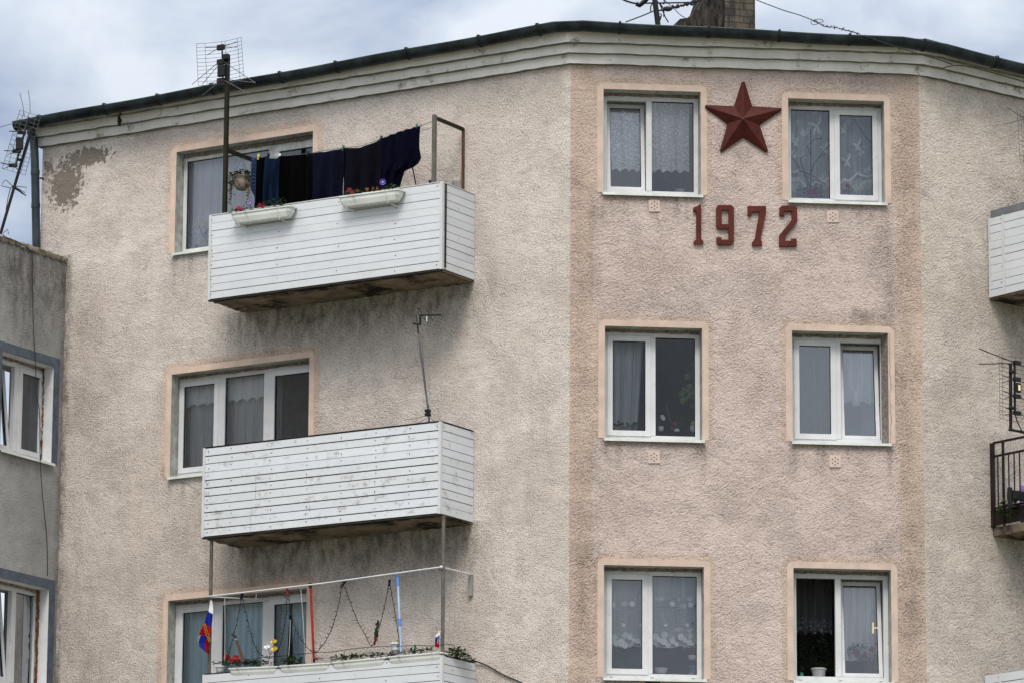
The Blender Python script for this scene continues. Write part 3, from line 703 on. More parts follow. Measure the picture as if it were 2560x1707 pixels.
# ------------------------------------------------------------------ windows
def rrect(u0, u1, z0, z1, r, n=5):
    """outline with round upper corners"""
    pts = [(u0, z0), (u1, z0)]
    for k in range(n + 1):
        a = math.pi / 2 * k / n; pts.append((u1 - r + r * math.cos(a), z1 - r + r * math.sin(a)))
    for k in range(n + 1):
        a = math.pi / 2 + math.pi / 2 * k / n; pts.append((u0 + r + r * math.cos(a), z1 - r + r * math.sin(a)))
    return pts
def band(mb, o, wd, r=.06, w1=.0045, foot=0):
    u0, u1, z0, z1 = o
    rs = random.Random(int(u0 * 1000 + z0 * 77))
    outer = rrect(u0 - wd, u1 + wd, z0, z1 + wd, r)
    inner = [(u0, z0), (u0, z1), (u1, z1), (u1, z0)]
    loop = [outer[0], inner[0], inner[1], inner[2], inner[3], outer[1]] + outer[2:]
    mb.prism([loop], -.004, w1)
def window(F, o, panes, depth, label=None, wd=.075, sill=True, mats=None, smat='surround', mull=.066, fr=.055, drains=True, bandr=.075, lintel=.03, revmat=None, par=None, wframe='pvc', foam=None):
    par = par or BLD
    """panes: list of (u0,u1,kind,glass) compartments left to right; kind fixed / sash / tilt / open"""
    u0, u1, z0, z1 = o; wf = -depth; wb = wf - .06; zt_ = z1 - lintel
    m = MB(); FM = M[wframe]
    # outer frame and mullions
    m.ring(u0 + .004, u1 - .004, z0 + .012, zt_, fr, wb, wf, 0, tb=.062)
    for k in range(len(panes) - 1):
        c = (panes[k][1] + panes[k + 1][0]) / 2; h = (panes[k + 1][0] - panes[k][1]) / 2
        m.box(c - h, c + h, wb + .002, wf + .004, z0 + .0745, zt_ - fr - .0005)
    if drains:
        for a in (.09, .5, .91):
            u = u0 + (u1 - u0) * a; m.box(u - .018, u + .018, wf, wf + .006, z0 + .032, z0 + .043, 0)
            m.box(u - .017, u + .017, wf, wf + .004, z0 + .0275, z0 + .0318, 1)
    win = m.build('window', [FM, M['seal']], F, par, bevel=.004, label=label)
    m = MB(); m.box(u0 + .003, u1 - .003, wb - .30, wb - .002, z0 - .03, z0 + .06); m.build('inner_sill', M['pvc'], F, win, bevel=.004)
    if foam: m = MB(); m.sheet(2, 40, lambda a, b: (u1 - .001 - foam * (1 - a) * (.75 + .5 * random.random()), wf + .008 + .02 * random.random(), z0 + .02 + (z1 - z0 - .03) * b)); m.build('filler_foam', M['foam'], F, win, recalc=False)
    # mortar strip over the frame and jamb plaster
    rs = random.Random(int(abs(u0) * 999 + z0 * 31))
    mm = MB(); k = 24
    vs = []
    for i in range(k + 1):
        u = u0 + (u1 - u0) * i / k
        for z in (z1 - .001, zt_ - .004 - rs.random() * .012): vs.append((u, wf + .006 + rs.uniform(0, .01), z))
    mm.add(vs, [(2 * i, 2 * i + 1, 2 * i + 3, 2 * i + 2) for i in range(k)]); mm.build('mortar_strip', M['mortar'], F, win, recalc=False)
    # reveal
    rv = MB()
    for a, b in (((u0, z0), (u0, z1)), ((u0, z1), (u1, z1)), ((u1, z1), (u1, z0)), ((u1, z0), (u0, z0))):
        rv.add([(a[0], .0, a[1]), (b[0], .0, b[1]), (b[0], wb - .45, b[1]), (a[0], wb - .45, a[1])], [(0, 1, 2, 3)])
    rv.build('reveal', M[revmat or 'reveal'], F, win, recalc=False)
    if wd:
        bm_ = MB(); band(bm_, o, wd, bandr); bm_.build('surround', M[smat], F, win)
    if sill:
        s_ = MB(); a, b = (u0 - .012, u1 + .022)
        s_.add([(a, wf, z0 + .016), (b, wf, z0 + .016), (b, .045, z0 - .006), (a, .045, z0 - .006), (a, .045, z0 - .036), (b, .045, z0 - .036), (b, .036, z0 - .036), (a, .036, z0 - .036), (b, .036, z0 - .014), (a, .036, z0 - .014), (b, wf, z0 + .006), (a, wf, z0 + .006)],
               [(0, 1, 2, 3), (3, 2, 5, 4), (4, 5, 6, 7), (7, 6, 8, 9), (9, 8, 10, 11), (0, 3, 9, 11), (1, 10, 8, 2), (3, 4, 7, 9), (2, 8, 6, 5)])
        s_.build('sill', M['sill'], F, win)
    for (a, b, kind, gl) in panes:
        za, zb = z0 + .0745, zt_ - fr
        if kind == 'fixed':
            g_ = MB(); g_.add([(a, wf - .03, za), (b, wf - .03, za), (b, wf - .03, zb), (a, wf - .03, zb)], [(0, 1, 2, 3)])
            g_.build('pane', M[gl], F, win, recalc=False)
            g_ = MB(); g_.ring(a - .001, b + .001, za - .001, zb + .001, .007, wf - .034, wf - .012, 0); g_.build('gasket', M['seal'], F, win)
            continue
        if kind == 'open': continue
        fn = None; q = 0
        if kind == 'tilt':
            q = math.tan(R(6.5)); fn = lambda p, za=za, q=q: (p[0], p[1] - .045 - (p[2] - za) * q, p[2])
        st = .052; e_ = .012 if kind == 'sash' else -.006
        s_ = MB(); s_.ring(a - e_, b + e_, za - e_, zb + e_, st + e_, wf - .05, wf + .012, 0, fn)
        sash = s_.build('sash', FM, F, win, bevel=.004, label='sash tilted inwards at the top' if kind == 'tilt' else None)
        i = (a + st, b - st, za + st, zb - st)
        g_ = MB(); v = [(i[0], wf - .02, i[2]), (i[1], wf - .02, i[2]), (i[1], wf - .02, i[3]), (i[0], wf - .02, i[3])]
        g_.add([fn(p) if fn else p for p in v], [(0, 1, 2, 3)]); g_.build('pane', M[gl], F, win, recalc=False)
        g_ = MB(); g_.ring(i[0] - .001, i[1] + .001, i[2] - .001, i[3] + .001, .006, wf - .022, wf - .004, 0, fn); g_.build('gasket', M['seal'], F, win)
    return win
def split(o, m1, hw=.033, fr=.055):
    u0, u1 = o[0] + .004 + fr, o[1] - .004 - fr; c = o[0] + (o[1] - o[0]) * m1
    return (u0, c - hw), (c + hw, u1)
DC = .17
def cwin(key, mfrac, k1, g1, k2, g2, label, **kw):
    o = OC[key]; p, q = split(o, mfrac)
    return window(FC, o, [(*p, k1, g1), (*q, k2, g2)], DC, label, **kw)
W1 = cwin('W1', .487, 'tilt', 'glass', 'fixed', 'glass', 'top floor window left of the star, one sash tilted')
W2 = cwin('W2', .485, 'fixed', 'glass', 'sash', 'glass', 'top floor window right of the star')
W3 = cwin('W3', .51, 'sash', 'glass_dark', 'fixed', 'glass_dark', 'middle floor window with dark glass and ivy')
W4 = cwin('W4', .50, 'sash', 'glass_hi', 'tilt', 'glass_hi', 'middle floor window with its jamb plaster broken away')
W5 = cwin('W5', .475, 'sash', 'glass', 'fixed', 'glass', 'lowest window with floral lace curtain')
W6 = cwin('W6', .48, 'open', 'glass', 'tilt', 'glass', 'lowest window with one half open and black inside')
# broken dark jamb of W4
m = MB(); o = OC['W4']; rs = random.Random(4); vs = []
for i in range(31):
    z = o[2] + (o[3] - o[2]) * i / 30
    vs += [(o[1] - .055, -DC + .008, z), (o[1] - .001 , -.02, z), (o[1] + .012 + rs.random() * .022 * (1 if i < 22 else .4), .0105, z)]
m.add(vs, [(3 * i + j, 3 * i + 3 + j, 3 * i + 4 + j, 3 * i + 1 + j) for i in range(30) for j in (0, 1)]); m.build('broken_jamb', M['mortar'], FC, W4, recalc=False)
# handles seen through two panes
m = MB(); o = OC['W5']; u = FC.at(1606, 1640, -.2)[0]; z = FC.at(1606, 1656, -.2)[2]; z2 = FC.at(1606, 1615, -.2)[2]
m.box(u - .008, u + .008, -.262, -.248, z, z2); m.box(u - .01, u + .03, -.248, -.235, z, z + .014); m.box(u - .01, u + .03, -.248, -.235, z2 - .014, z2)
m.build('handle', M['brass'], FC, W5, bevel=.003)
m = MB(); c = FC.at(2186, 1566, -.2); m.box(c[0] - .011, c[0] + .011, -.30, -.285, c[2] - .065, c[2] + .065); m.box(c[0] + .0112, c[0] + .05, -.30, -.288, c[2] - .008, c[2] + .008); m.ball((c[0] + .055, -.294, c[2]), .016, 0, 8)
m.build('handle', M['brass'], FC, W6, bevel=.003)

DL = .15
def upx(px, py=1000): return FL.at(px, py, -DL)[0]
o = OL['L1']
window(FL, o, [(upx(466, 480), upx(671, 480), 'fixed', 'glass'), (upx(688, 480), o[1] - .03, 'sash', 'glass')], DL, 'old wooden window behind the top balcony', smat='surroundL', wframe='oldwood', drains=False, fr=.05, lintel=.045)
o = OL['L2']
window(FL, o, [(upx(452), upx(545), 'sash', 'glass'), (upx(563), upx(660), 'fixed', 'glass'), (upx(678), o[1] - .02, 'sash', 'glass')], DL, 'three part window behind the middle balcony', smat='surroundL')
o = OL['L3']
window(FL, o, [(upx(448, 1600), upx(534, 1600), 'sash', 'glass_sky'), (upx(555, 1600), upx(656, 1600), 'fixed', 'glass_sky'), (upx(676, 1600), o[1] - .02, 'sash', 'glass_sky')], DL, 'three part window behind the flag', smat='surroundL')
for d in DOORS:                                    # balcony door leaves below sill height, hidden behind the parapets
    m = MB(); m.ring(d[0], d[1], d[2], d[3] - .04, .07, -.21, -.15); m.box(d[0] + .0705, d[1] - .0705, -.19, -.17, d[2] + .0705, d[3] - .1105); m.build('balcony_door', M['pvc'], FL, BLD, bevel=.004)

# ------------------------------------------------------------------ ventilation grates under the windows
for (px, py) in ((1636, 515), (2082, 542), (1635, 1142), (2088, 1152), (1640, 1716)):
    u, _, z = FC.at(px, py, .01); m = MB(); s_ = .066; rs = random.Random(px)
    t = rs.uniform(-.06, .06); rot = lambda p: (u + (p[0] - u) * math.cos(t) - (p[2] - z) * math.sin(t), p[1], z + (p[0] - u) * math.sin(t) + (p[2] - z) * math.cos(t))
    m.box(u - s_, u + s_, -.004, .011, z - s_ * 1.05, z + s_ * 1.05, 0, rot)
    for k in range(7):
        a = 2 * math.pi * k / 6; rr = .037 if k < 6 else 0; c = (u + rr * math.cos(a + .5), z + rr * 1.15 * math.sin(a + .5))
        vs = [rot((c[0] + .0075 * math.cos(q), .0135, c[1] + .0075 * math.sin(q))) for q in np.linspace(0, 2 * math.pi, 8, endpoint=False)]
        m.add(vs, [tuple(range(8))], 1)
    if py > 1700: m.box(u - .12, u + .05, .0, .012, 8.588, 8.621, 1)
    m.build('vent_grate', [pm('vent_plaster', (.56, .45, .40), .85, .1), M['seal']], FC, BLD)

# ------------------------------------------------------------------ balconies
def plank_panel(name, F, parent, u0, u1, z0, z1, wb, wf, n, axis='u', mat='plank', nails=(), joints=(), lab=None, trims=True, skew=0, gaps=(.0015, .002, .003, .0045)):
    """horizontal boards on a dark backing; axis 'u' = panel along the facade, 'w' = panel across it (u0..u1 are then w values and wb,wf u values)"""
    m = MB(); rs = random.Random(int(abs(u0) * 100 + z0 * 1000 + n)); tint = []
    def bx(a, b, c, d, e_, f, mi=0, tn=1.0):
        k0 = len(m.v)
        if axis == 'u': m.box(a, b, c, d, e_, f, mi)
        else: m.box(min(c, d), max(c, d), a, b, e_, f, mi)
        tint.extend([tn] * (len(m.v) - k0))
    mid = wb + (wf - wb) * .35; s = 1 if wf > wb else -1
    bx(u0, u1, wb, mid, z0, z1, 1, 1)
    h = (z1 - z0) / n
    for k in range(n):
        tn = rs.uniform(.94, 1.0); g_ = rs.choice(gaps); za, zb = z0 + k * h + g_, z0 + (k + 1) * h - g_
        wf2 = wf + s * rs.uniform(-.0015, .0015)
        cuts = sorted([c for kk, c in joints if kk == k]); a = u0 + .002; za += rs.uniform(-.001, .0022); zb += rs.uniform(-.0022, .001)
        for c in cuts + [None]:
            b = (c - .003) if c is not None else u1 - .002
            bx(a, b, mid, wf2, za, zb, 0, tn * rs.uniform(.97, 1.0)); a = (c + .003) if c is not None else None
        for c in nails:
            if callable(c): c = c(k)
            if c is None or rs.random() < .12: continue
            cc = c + rs.uniform(-.014, .014); zc = (za + zb) / 2 + rs.uniform(-.01, .015); r_ = rs.uniform(.006, .0085)
            pts = [(cc + r_ * math.cos(q), zc + r_ * math.sin(q)) for q in np.linspace(0, 2 * math.pi, 7, endpoint=False)]
            vs = [(p[0], wf2 + s * .002, p[1]) if axis == 'u' else (wf2 + s * .002, p[0], p[1]) for p in pts]
            m.add(vs, [tuple(range(7))], 2); tint.extend([1] * 7)
            if mat == 'plank_dirty' and rs.random() < .5:          # rust run below the nail
                l_ = rs.uniform(.015, .04); q_ = [(cc - .002, zc), (cc + .002, zc), (cc + .001, zc - l_), (cc - .001, zc - l_)]
                m.add([(p[0], wf2 + s * .0015, p[1]) if axis == 'u' else (wf2 + s * .0015, p[0], p[1]) for p in q_], [(0, 1, 2, 3)], 2); tint.extend([1] * 4)
    if skew:
        m.v = [(p[0] + skew * (p[2] - z0), p[1], p[2]) if axis == 'u' else (p[0] + skew * (p[2] - z0), p[1], p[2]) for p in m.v]
    o_ = m.build(name, [M[mat], M['edge'], M['nail']], F, parent, label=lab)
    ca = o_.data.color_attributes.new('tint', 'FLOAT_COLOR', 'POINT')
    ca.data.foreach_set('color', np.array([(t_, t_ * .99, t_ * (.965 + .035 * (t_ * 37 % 1)), 1) for t_ in tint], np.float32).ravel())
    return o_
def balcony(F, u0, u1, z0, z1, dep, n, mat, label, nails=(), joints=(), snails=(), cap='edge', back=.0):
    m = MB(); k = 20; rs = random.Random(int(z0 * 10))
    m.box(u0 + .02, u1 - .02, 0, dep - .035, z0 - .02, z0 + .09)
    b = m.build('balcony', M['slab'], F, BLD, bevel=.006, label=label)
    plank_panel('front_panel', F, b, u0, u1, z0, z1, dep - .03, dep, n, 'u', mat, nails, joints, gaps=(.002, .003, .0045, .0065) if mat == 'plank_dirty' else (.0015, .002, .003, .004))
    plank_panel('side_panel', F, b, .005, dep - .031, z0, z1, u1 - .03, u1, n, 'w', mat, snails)
    plank_panel('side_panel', F, b, .005, dep - .031, z0, z1, u0 + .03, u0, n, 'w', mat, snails)
    for uu in (u1, u0):
        t = MB(); s = 1 if uu == u1 else -1
        t.box(uu - s * .028, uu + s * .004, dep + .0035, dep + .007, z0 - .004, z1 + .004); t.box(min(uu + s * .0042, uu + s * .007), max(uu + s * .0042, uu + s * .007), dep - .03, dep + .007, z0 - .004, z1 + .004)
        t.build('corner_trim', M['pvc'], F, b)
    t = MB(); t.box(u0 - .004, u1 + .006, dep - .04, dep + .004, z1 + .0045, z1 + .014); t.box(u1 - .036, u1 + .005, .01, dep - .0405, z1 + .0045, z1 + .013); t.box(u0 - .004, u0 + .036, .01, dep - .0405, z1 + .0045, z1 + .013)
    t.build('top_rail', M[cap], F, b)
    t = MB(); t.box(u0 - .002, u1 + .002, dep - .045, dep + .002, z0 - .02, z0 - .006); t.build('bottom_edge', M['edge'], F, b)
    # rough slab underside: flaking paint
    t = MB(); rs = random.Random(int(z0 * 7))
    t.sheet(60, 12, lambda a, c: (u0 + .03 + (u1 - u0 - .06) * a, .01 + (dep - .06) * c, z0 - .028 + (rs.random() - .5) * .014)); t.build('underside', M['slab'], F, b, recalc=False)
    return b
DEP = .72
B1 = (-4.60, -1.30, 13.40, 14.425); B2 = (-4.62, -1.29, 10.54, 11.605); B3 = (-4.56, -1.24, 7.86, 8.90)
bal1 = balcony(FL, *B1, DEP, 11, 'plank', 'top white balcony hung with laundry', nails=[-4.56, lambda k: -3.6 if k % 2 else None, lambda k: -2.75 if k % 3 == 1 else None, lambda k: -1.95 if k % 2 == 0 else None, lambda k: -1.36 if k in (0, 10) else None], snails=[lambda k: .35 if k % 4 == 0 else None], cap='pvc')
bal2 = balcony(FL, *B2, DEP, 11, 'plank_dirty', 'middle white balcony with rust stained boards', nails=[-4.55, -4.22, -3.65, -3.14, -2.66, -2.18, -1.72, lambda k: -1.33 if k in (0, 10) else None], joints=[(4, -3.86), (5, -3.86), (6, -3.86), (0, -3.92), (1, -3.93), (2, -3.92)], snails=[lambda k: .36 if k % 4 == 0 else None])
bal3 = balcony(FL, *B3, DEP, 11, 'plank', 'lowest white balcony with flag and flower troughs', nails=[lambda k: -3.9 if k % 2 == 0 else None, lambda k: -2.9 if k % 2 else None, lambda k: -2.0 if k % 2 == 0 else None, -1.30], snails=[lambda k: .1, lambda k: .5 if k % 2 else None])
# black strip standing in for the shade in the top balcony's sprung corner
m = MB(); m.box(-1.2925, -1.283, DEP - .075, DEP - .05, 13.42, 14.42); m.build('gap_shade_strip', M['edge'], FL, bal1)

# laundry frames of the top balcony
def rect_bar(mb, p, q, a, mi=0):
    mb.tube([p, q], a * .7, 4, mi)
Pl = FL.at(562, 530, DEP - .07); Pt = FL.at(563, 132, DEP - .07)
m = MB(); m.box(Pl[0] - .024, Pl[0] + .024, DEP - .09, DEP - .045, 13.5, FL.at(563, 142, DEP - .07)[2])
m.build('mast_post', M['greenpost'], FL, bal1, bevel=.003, label='olive green post carrying the grid antenna')
m = MB(); a = FL.at(566, 376, DEP - .09); m.box(a[0] - .018, a[0] + .018, .02, DEP - .0905, a[2] - .022, a[2] + .022); m.build('frame_arm', M['greenpost'], FL, bal1)
pr = FL.at(1086, 292, DEP - .06); pw = FL.at(1157, 322, 0)
m = MB(); m.box(pr[0] - .022, pr[0] + .022, DEP - .085, DEP - .04, 13.5, pr[2] + .02); m.build('frame_post', M['post'], FL, bal1, bevel=.003)
m = MB(); m.box(pr[0] - .016, pr[0] + .016, .045, DEP - .0855, pr[2] - .032, pr[2] + .006); m.build('frame_arm', M['greenpost'], FL, bal1)
m = MB(); m.box(pr[0] - .012, pr[0] + .012, .012, .0445, 13.5, pr[2] + .004); m.build('frame_post', M['wood'], FL, bal1)
# balcony 3: steel posts up to the slab above, white drying rail
l1 = FL.at(526, 1344, DEP - .05); r1 = FL.at(1106, 1288, DEP - .05)
for u in (FL.at(526, 1500, DEP - .06)[0], FL.at(1107, 1500, DEP - .06)[0]):
    m = MB(); m.tube([(u, DEP - .06, 7.95), (u + .003, DEP - .06, 9.3), (u, DEP - .06, 10.515)], .021, 10); m.build('support_post', M['post'], FL, bal3)
rl = FL.at(522, 1490, DEP - .02); rr_ = FL.at(1103, 1416.5, DEP - .02); rw = FL.at(1175, 1435, .05)
m = MB(); m.tube([rl, ((rl[0] + rr_[0]) / 2, rl[1], (rl[2] + rr_[2]) / 2 - .016), rr_], .0095, 8); m.tube([rr_, rw], .011, 8)
m.tube([FL.at(530, 1491, DEP - .05), FL.at(668, 1499, -.13)], .009, 8); m.ball(rr_, .02, 0, 8); m.build('drying_rail', M['pvc'], FL, bal3)
a = FL.at(1171, 1436, .03); b = FL.at(1180, 1488, .03); m = MB(); m.box(a[0], b[0], .006, .04, b[2], a[2]); m.build('wooden_bracket', M['greywood'], FL, bal3)

# right facade: three more balconies cut by the frame
q1, q1b = FR.at(2468, 530, 0), FR.at(2470, 746, 0)
z_t, z_b = q1[2], q1b[2]; ur = q1[0]
M['greyband'] = pm('grey_sheet_strip', (.16, .165, .18), .6, .1)
def rbalcony(u0, z0, z1, label, strip=False, n=10):
    m = MB(); m.box(u0 + .02, u0 + 3.2, 0, .68, z0 - .02, z0 + .09); b = m.build('balcony', M['slab'], FR, BLD, bevel=.006, label=label)
    t = MB(); t.sheet(40, 12, lambda a, c: (u0 + .03 + 3.1 * a, .01 + .66 * c, z0 - .0245 + (random.random() - .5) * .006)); t.build('underside', M['slab'], FR, b, recalc=False)
    plank_panel('side_panel', FR, b, .035, .69, z0, z1, u0 + .03, u0, n, 'w', 'plank', [lambda k: .23 if k % 2 else None])
    plank_panel('front_panel', FR, b, u0, u0 + 3.2, z0, z1, .695, .725, n, 'u', 'plank')
    t = MB()
    for c, w_ in ((.018, .03), (.245, .04)):
        t.box(u0 - .0065, u0 - .0022, c, c + w_, z0 + .002, z1)
    t.build('trim_strip', M['pvc'], FR, b)
    if strip:
        t = MB(); t.add([(u0 - .004, .06, z1 - .0), (u0 - .004, .70, z1 - .0), (u0 - .004, .70, z1 + .085), (u0 - .004, .06, z1 + .085), (u0 + .02, .06, z1 - .0), (u0 + .02, .70, z1 - .0), (u0 + .02, .70, z1 + .085), (u0 + .02, .06, z1 + .085)], [(0, 1, 2, 3), (4, 7, 6, 5), (0, 4, 5, 1), (3, 2, 6, 7), (0, 3, 7, 4), (1, 5, 6, 2)])
        t.build('parapet_strip', M['greyband'], FR, b)
    return b
rb1 = rbalcony(ur, z_b, z_t - .085, 'white clad balcony cut by the right edge with grey strip', True)
z3 = FR.at(2460, 1688, 0)[2]
rb3 = rbalcony(FR.at(2460, 1690, 0)[0], z3 - 1.02, z3, 'lowest balcony corner at the right edge')
# black railing balcony
a = FR.at(2477, 1108, 0); b = FR.at(2480, 1318, 0); ur2 = a[0]; zt2, zb2 = a[2], b[2]
m = MB(); m.box(ur2 + .01, ur2 + 3.2, 0, .70, zb2 - .105, zb2 - .0); RB2 = m.build('balcony', M['slab'], FR, BLD, bevel=.01, label='balcony with black steel railing at the right edge')
m = MB()
m.box(ur2 - .02, ur2 + .02, .0, .045, zb2, zt2)
for w_ in (.20, .70): m.box(ur2 - .012, ur2 + .012, w_ - .012, w_ + .012, zb2, zt2 - .0125)
m.box(ur2 - .013, ur2 + .013, .0455, .70, zt2 - .012, zt2 + .012)
for zz in (zt2 - .16, zb2 + .22): m.box(ur2 - .01, ur2 + .01, .0455, .6875, zz - .012, zz + .012)
for w_ in (.11, .29, .38, .47, .56, .65): m.box(ur2 - .006, ur2 + .006, w_ - .006, w_ + .006, zb2 + .2325, zt2 - .1725)
m.box(ur2 + .0005, ur2 + .012, .046, .6875, zb2 + .02, zb2 + .20)
m.box(ur2 + .0125, ur2 + 3.2, .69, .72, zt2 - .012, zt2 + .012)
for k in range(30): m.box(ur2 + .1 + k * .1, ur2 + .112 + k * .1, .70, .712, zb2, zt2 - .0125)
m.build('railing', M['rail'], FR, RB2)

# ------------------------------------------------------------------ grey neighbouring building
GB = thing('grey_building', 'lower grey rendered building with slate blue window surrounds at the left edge', 'building', FG, (0, 0, 0))
zg = FL.at(163, 651, 0)[2]
a1 = FG.at(135, 917); b1 = FG.at(127, 1157); c1 = FG.at(6, 881)
a2 = FG.at(123, 1472)
G1 = (c1[0], a1[0], b1[2], a1[2]); G2 = (a2[0] - (a1[0] - c1[0]) - .02, a2[0], a2[2] - (a1[2] - b1[2]) - .06, a2[2])
def mask_grey(U, Z):
    n = vnoise(U + 30, Z, 2, 11); n2 = vnoise(U + 30, Z, 8, 12)
    d = .9 * sstep(Z, zg - 1.3, zg - .15) * (.4 + n) + .55 * blob(U, Z, -.75, zg - 1.15, .5, .5) * (.5 + n2)
    d = np.maximum(d, .65 * (1 - sstep(-U, .0, .1 + .1 * n2))); d = np.maximum(d, .5 * blob(U, Z, -.9, G1[2] - .1, .7, .14) * (.4 + n2))
    d = d + .2 * sstep(n, .5, .8)
    bare = .75 * sstep(n2 - (zg - Z) * 4, .38, .6)
    return np.zeros_like(U), d, bare
M['stuccoG'] = stucco('grey_roughcast', (.30, .30, .295), (.3, .3, .3), (.36, .36, .355), (.07, .066, .062), 34, 80, .12, .8)
tag(wall_mesh('front_wall', FG, GB, -6.0, 0, zg, [G1, G2], mask_grey, M['stuccoG']))
m = MB()
P = [(-6.0, 0), (-6.0, -7.0), (0, -7.0)]
for (ua, wa), (ub, wb_) in zip(P[:-1], P[1:]): m.add([(ua, wa, 0), (ub, wb_, 0), (ub, wb_, zg), (ua, wa, zg)], [(0, 1, 2, 3)])
m.build('rear_wall', M['stuccoG'], FG, GB, recalc=False)
m = MB(); m.box(-5.9, -.02, -1.6, -1.5, 0, zg - .3); m.build('interior_wall', M['dark'], FG, GB)
m = MB(); m.add([(-6.0, -.25, zg - .02), (0, -.25, zg - .02), (0, -7, zg - .02), (-6, -7, zg - .02)], [(0, 1, 2, 3)]); m.build('roof', M['roof'], FG, GB, recalc=False)
rs = random.Random(21); m = MB()
M['coping'] = pm('mossy_coping', (.17, .15, .12), .95, .5, 14, .9, 40, dirt=(.05, .06, .025), dirt_amt=.8, dscale=11, dthr=.5)
m.sheet(220, 3, lambda a, b: (-6.05 + 6.05 * a, (.012, .022, -.02, -.28)[round(b * 3)] + rs.uniform(-.008, .008), zg + (-.045, .012, .032, .02)[round(b * 3)] + rs.uniform(-.016, .016))); m.build('coping', M['coping'], FG, GB, recalc=False)
M['slate'] = pm('slate_blue_paint', (.088, .105, .135), .85, .2, 8, .4, 60, dirt=(.03, .03, .03), dirt_amt=.6, dscale=7, dthr=.55)
M['whitejamb'] = pm('white_jamb_paint', (.62, .63, .65), .8, .08, 6, .4, 50, dirt=(.25, .23, .2), dirt_amt=.4)
def gpx(x, y): return FG.at(x, y, -.16)[0]
fm = (.055 + .004)
window(FG, G1, [(G1[0] + fm, gpx(35, 1000), 'tilt', 'glass_dark'), (gpx(48, 1000), gpx(110, 1000) , 'sash', 'glass_dark')], .16, 'upper window with one tilted sash', wd=.12, smat='slate', bandr=.012, revmat='whitejamb', par=GB, foam=.03)
window(FG, G2, [(G2[0] + fm, gpx(26, 1600), 'tilt', 'glass'), (gpx(37, 1600), gpx(93, 1600), 'fixed', 'glass_hi')], .16, 'lower window with brown foam along its jamb', wd=.12, smat='slate', bandr=.012, revmat='whitejamb', par=GB, foam=.055)
def cable(name, label, pts, r=.006, F=None, cat='cable', mat='cable', group=None, extra=None, smooth=4):
    """a cable through points (already in F space)"""
    F = F or WLD
    if smooth and len(pts) > 2:
        P = [np.array(p, float) for p in pts]; q = []
        for i in range(len(P) - 1):
            p0, p1, p2, p3 = P[max(0, i - 1)], P[i], P[i + 1], P[min(len(P) - 1, i + 2)]
            for j in range(smooth):
                t = j / smooth; q.append(.5 * ((2 * p1) + (p2 - p0) * t + (2 * p0 - 5 * p1 + 4 * p2 - p3) * t * t + (3 * p1 - p0 - 3 * p2 + p3) * t ** 3))
        q.append(P[-1]); pts = q
    mb = MB(); mb.tube(pts, r, 5)
    if extra: extra(mb)
    return mb.build(name, M[mat] if isinstance(mat, str) else mat, F, base=tuple(pts[0]), label=label, cat=cat, group=group)
cable('hanging_cable', 'thin dark cable hanging down the grey wall past the window', [FG.at(80, 622, .02), FG.at(80.5, 640, .025), FG.at(82.7, 801, .03), FG.at(89, 911, .02), FG.at(90, 985, .03), FG.at(98.8, 1028, .05), FG.at(101, 1160, .06), FG.at(108, 1255, .025), FG.at(117, 1345, .02), FG.at(119, 1438, .015)], .005, FG)
cable('parapet_cable', 'black cable lying along the mossy top of the grey wall', [FG.at(6, 586, .0), FG.at(15, 594, .02), FG.at(38, 603, .02), FG.at(60, 614, .02), FG.at(78, 628, .02)], .006, FG)

# ------------------------------------------------------------------ star and year
def c6(x, y, w_=.03): return FC.at(1400 + x / 2.529, 60 + y / 2.529, w_)
tips = [((1150, 367), (1168, 367)), ((1400, 532), (1400, 549)), ((1317, 803), (1305, 814)), ((1026, 810), (1012, 800)), ((918, 529), (920, 513))]
inn = [(1215, 521), (1262, 640), (1160, 716), (1060, 632), (1101, 521)]
apex = c6(1157, 600, .12)
vs = [apex]; 
for k in range(5):
    for t in tips[k]: vs.append(c6(*t))
    vs.append(c6(*inn[k]))
n = 15
vs2 = [(v[0], .004, v[2]) for v in vs[1:]]
fs = []
tipmid = []
for k in range(5):
    a, b = vs[1 + 3 * k], vs[2 + 3 * k]; tipmid.append(len(vs) + k)
mids = [tuple((vs[1 + 3 * k][c] + vs[2 + 3 * k][c]) / 2 + (.006 if c == 1 else 0) for c in range(3)) for k in range(5)]
off = len(vs); vs = vs + mids; o2 = len(vs); vs = vs + vs2
for k in range(5):
    pi = 3 * ((k - 1) % 5) + 3; t0, t1, i1, mk = 1 + 3 * k, 2 + 3 * k, 3 + 3 * k, off + k
    fs += [(0, pi, t0, mk), (0, mk, t1, i1)]
    fs += [(t0, t1, mk)]
for k in range(15):
    a, b = 1 + k, 1 + (k + 1) % 15; fs.append((a, b, o2 + (k + 1) % 15, o2 + k))
m = MB(); m.add(vs, fs); m.ball((apex[0], apex[1] + .0, apex[2]), .012, 1, 6)
m.build('red_star', [M['red'], M['wire']], FC, base=(apex[0], 0, apex[2]), bevel=.003, label='dark red five-pointed star with raised ridges between the two top windows', cat='star')
YS = thing('year_sign', 'dull red year numerals 1972 fixed on pink wall below the star', 'sign', FC, (2.04, 0, 13.73))
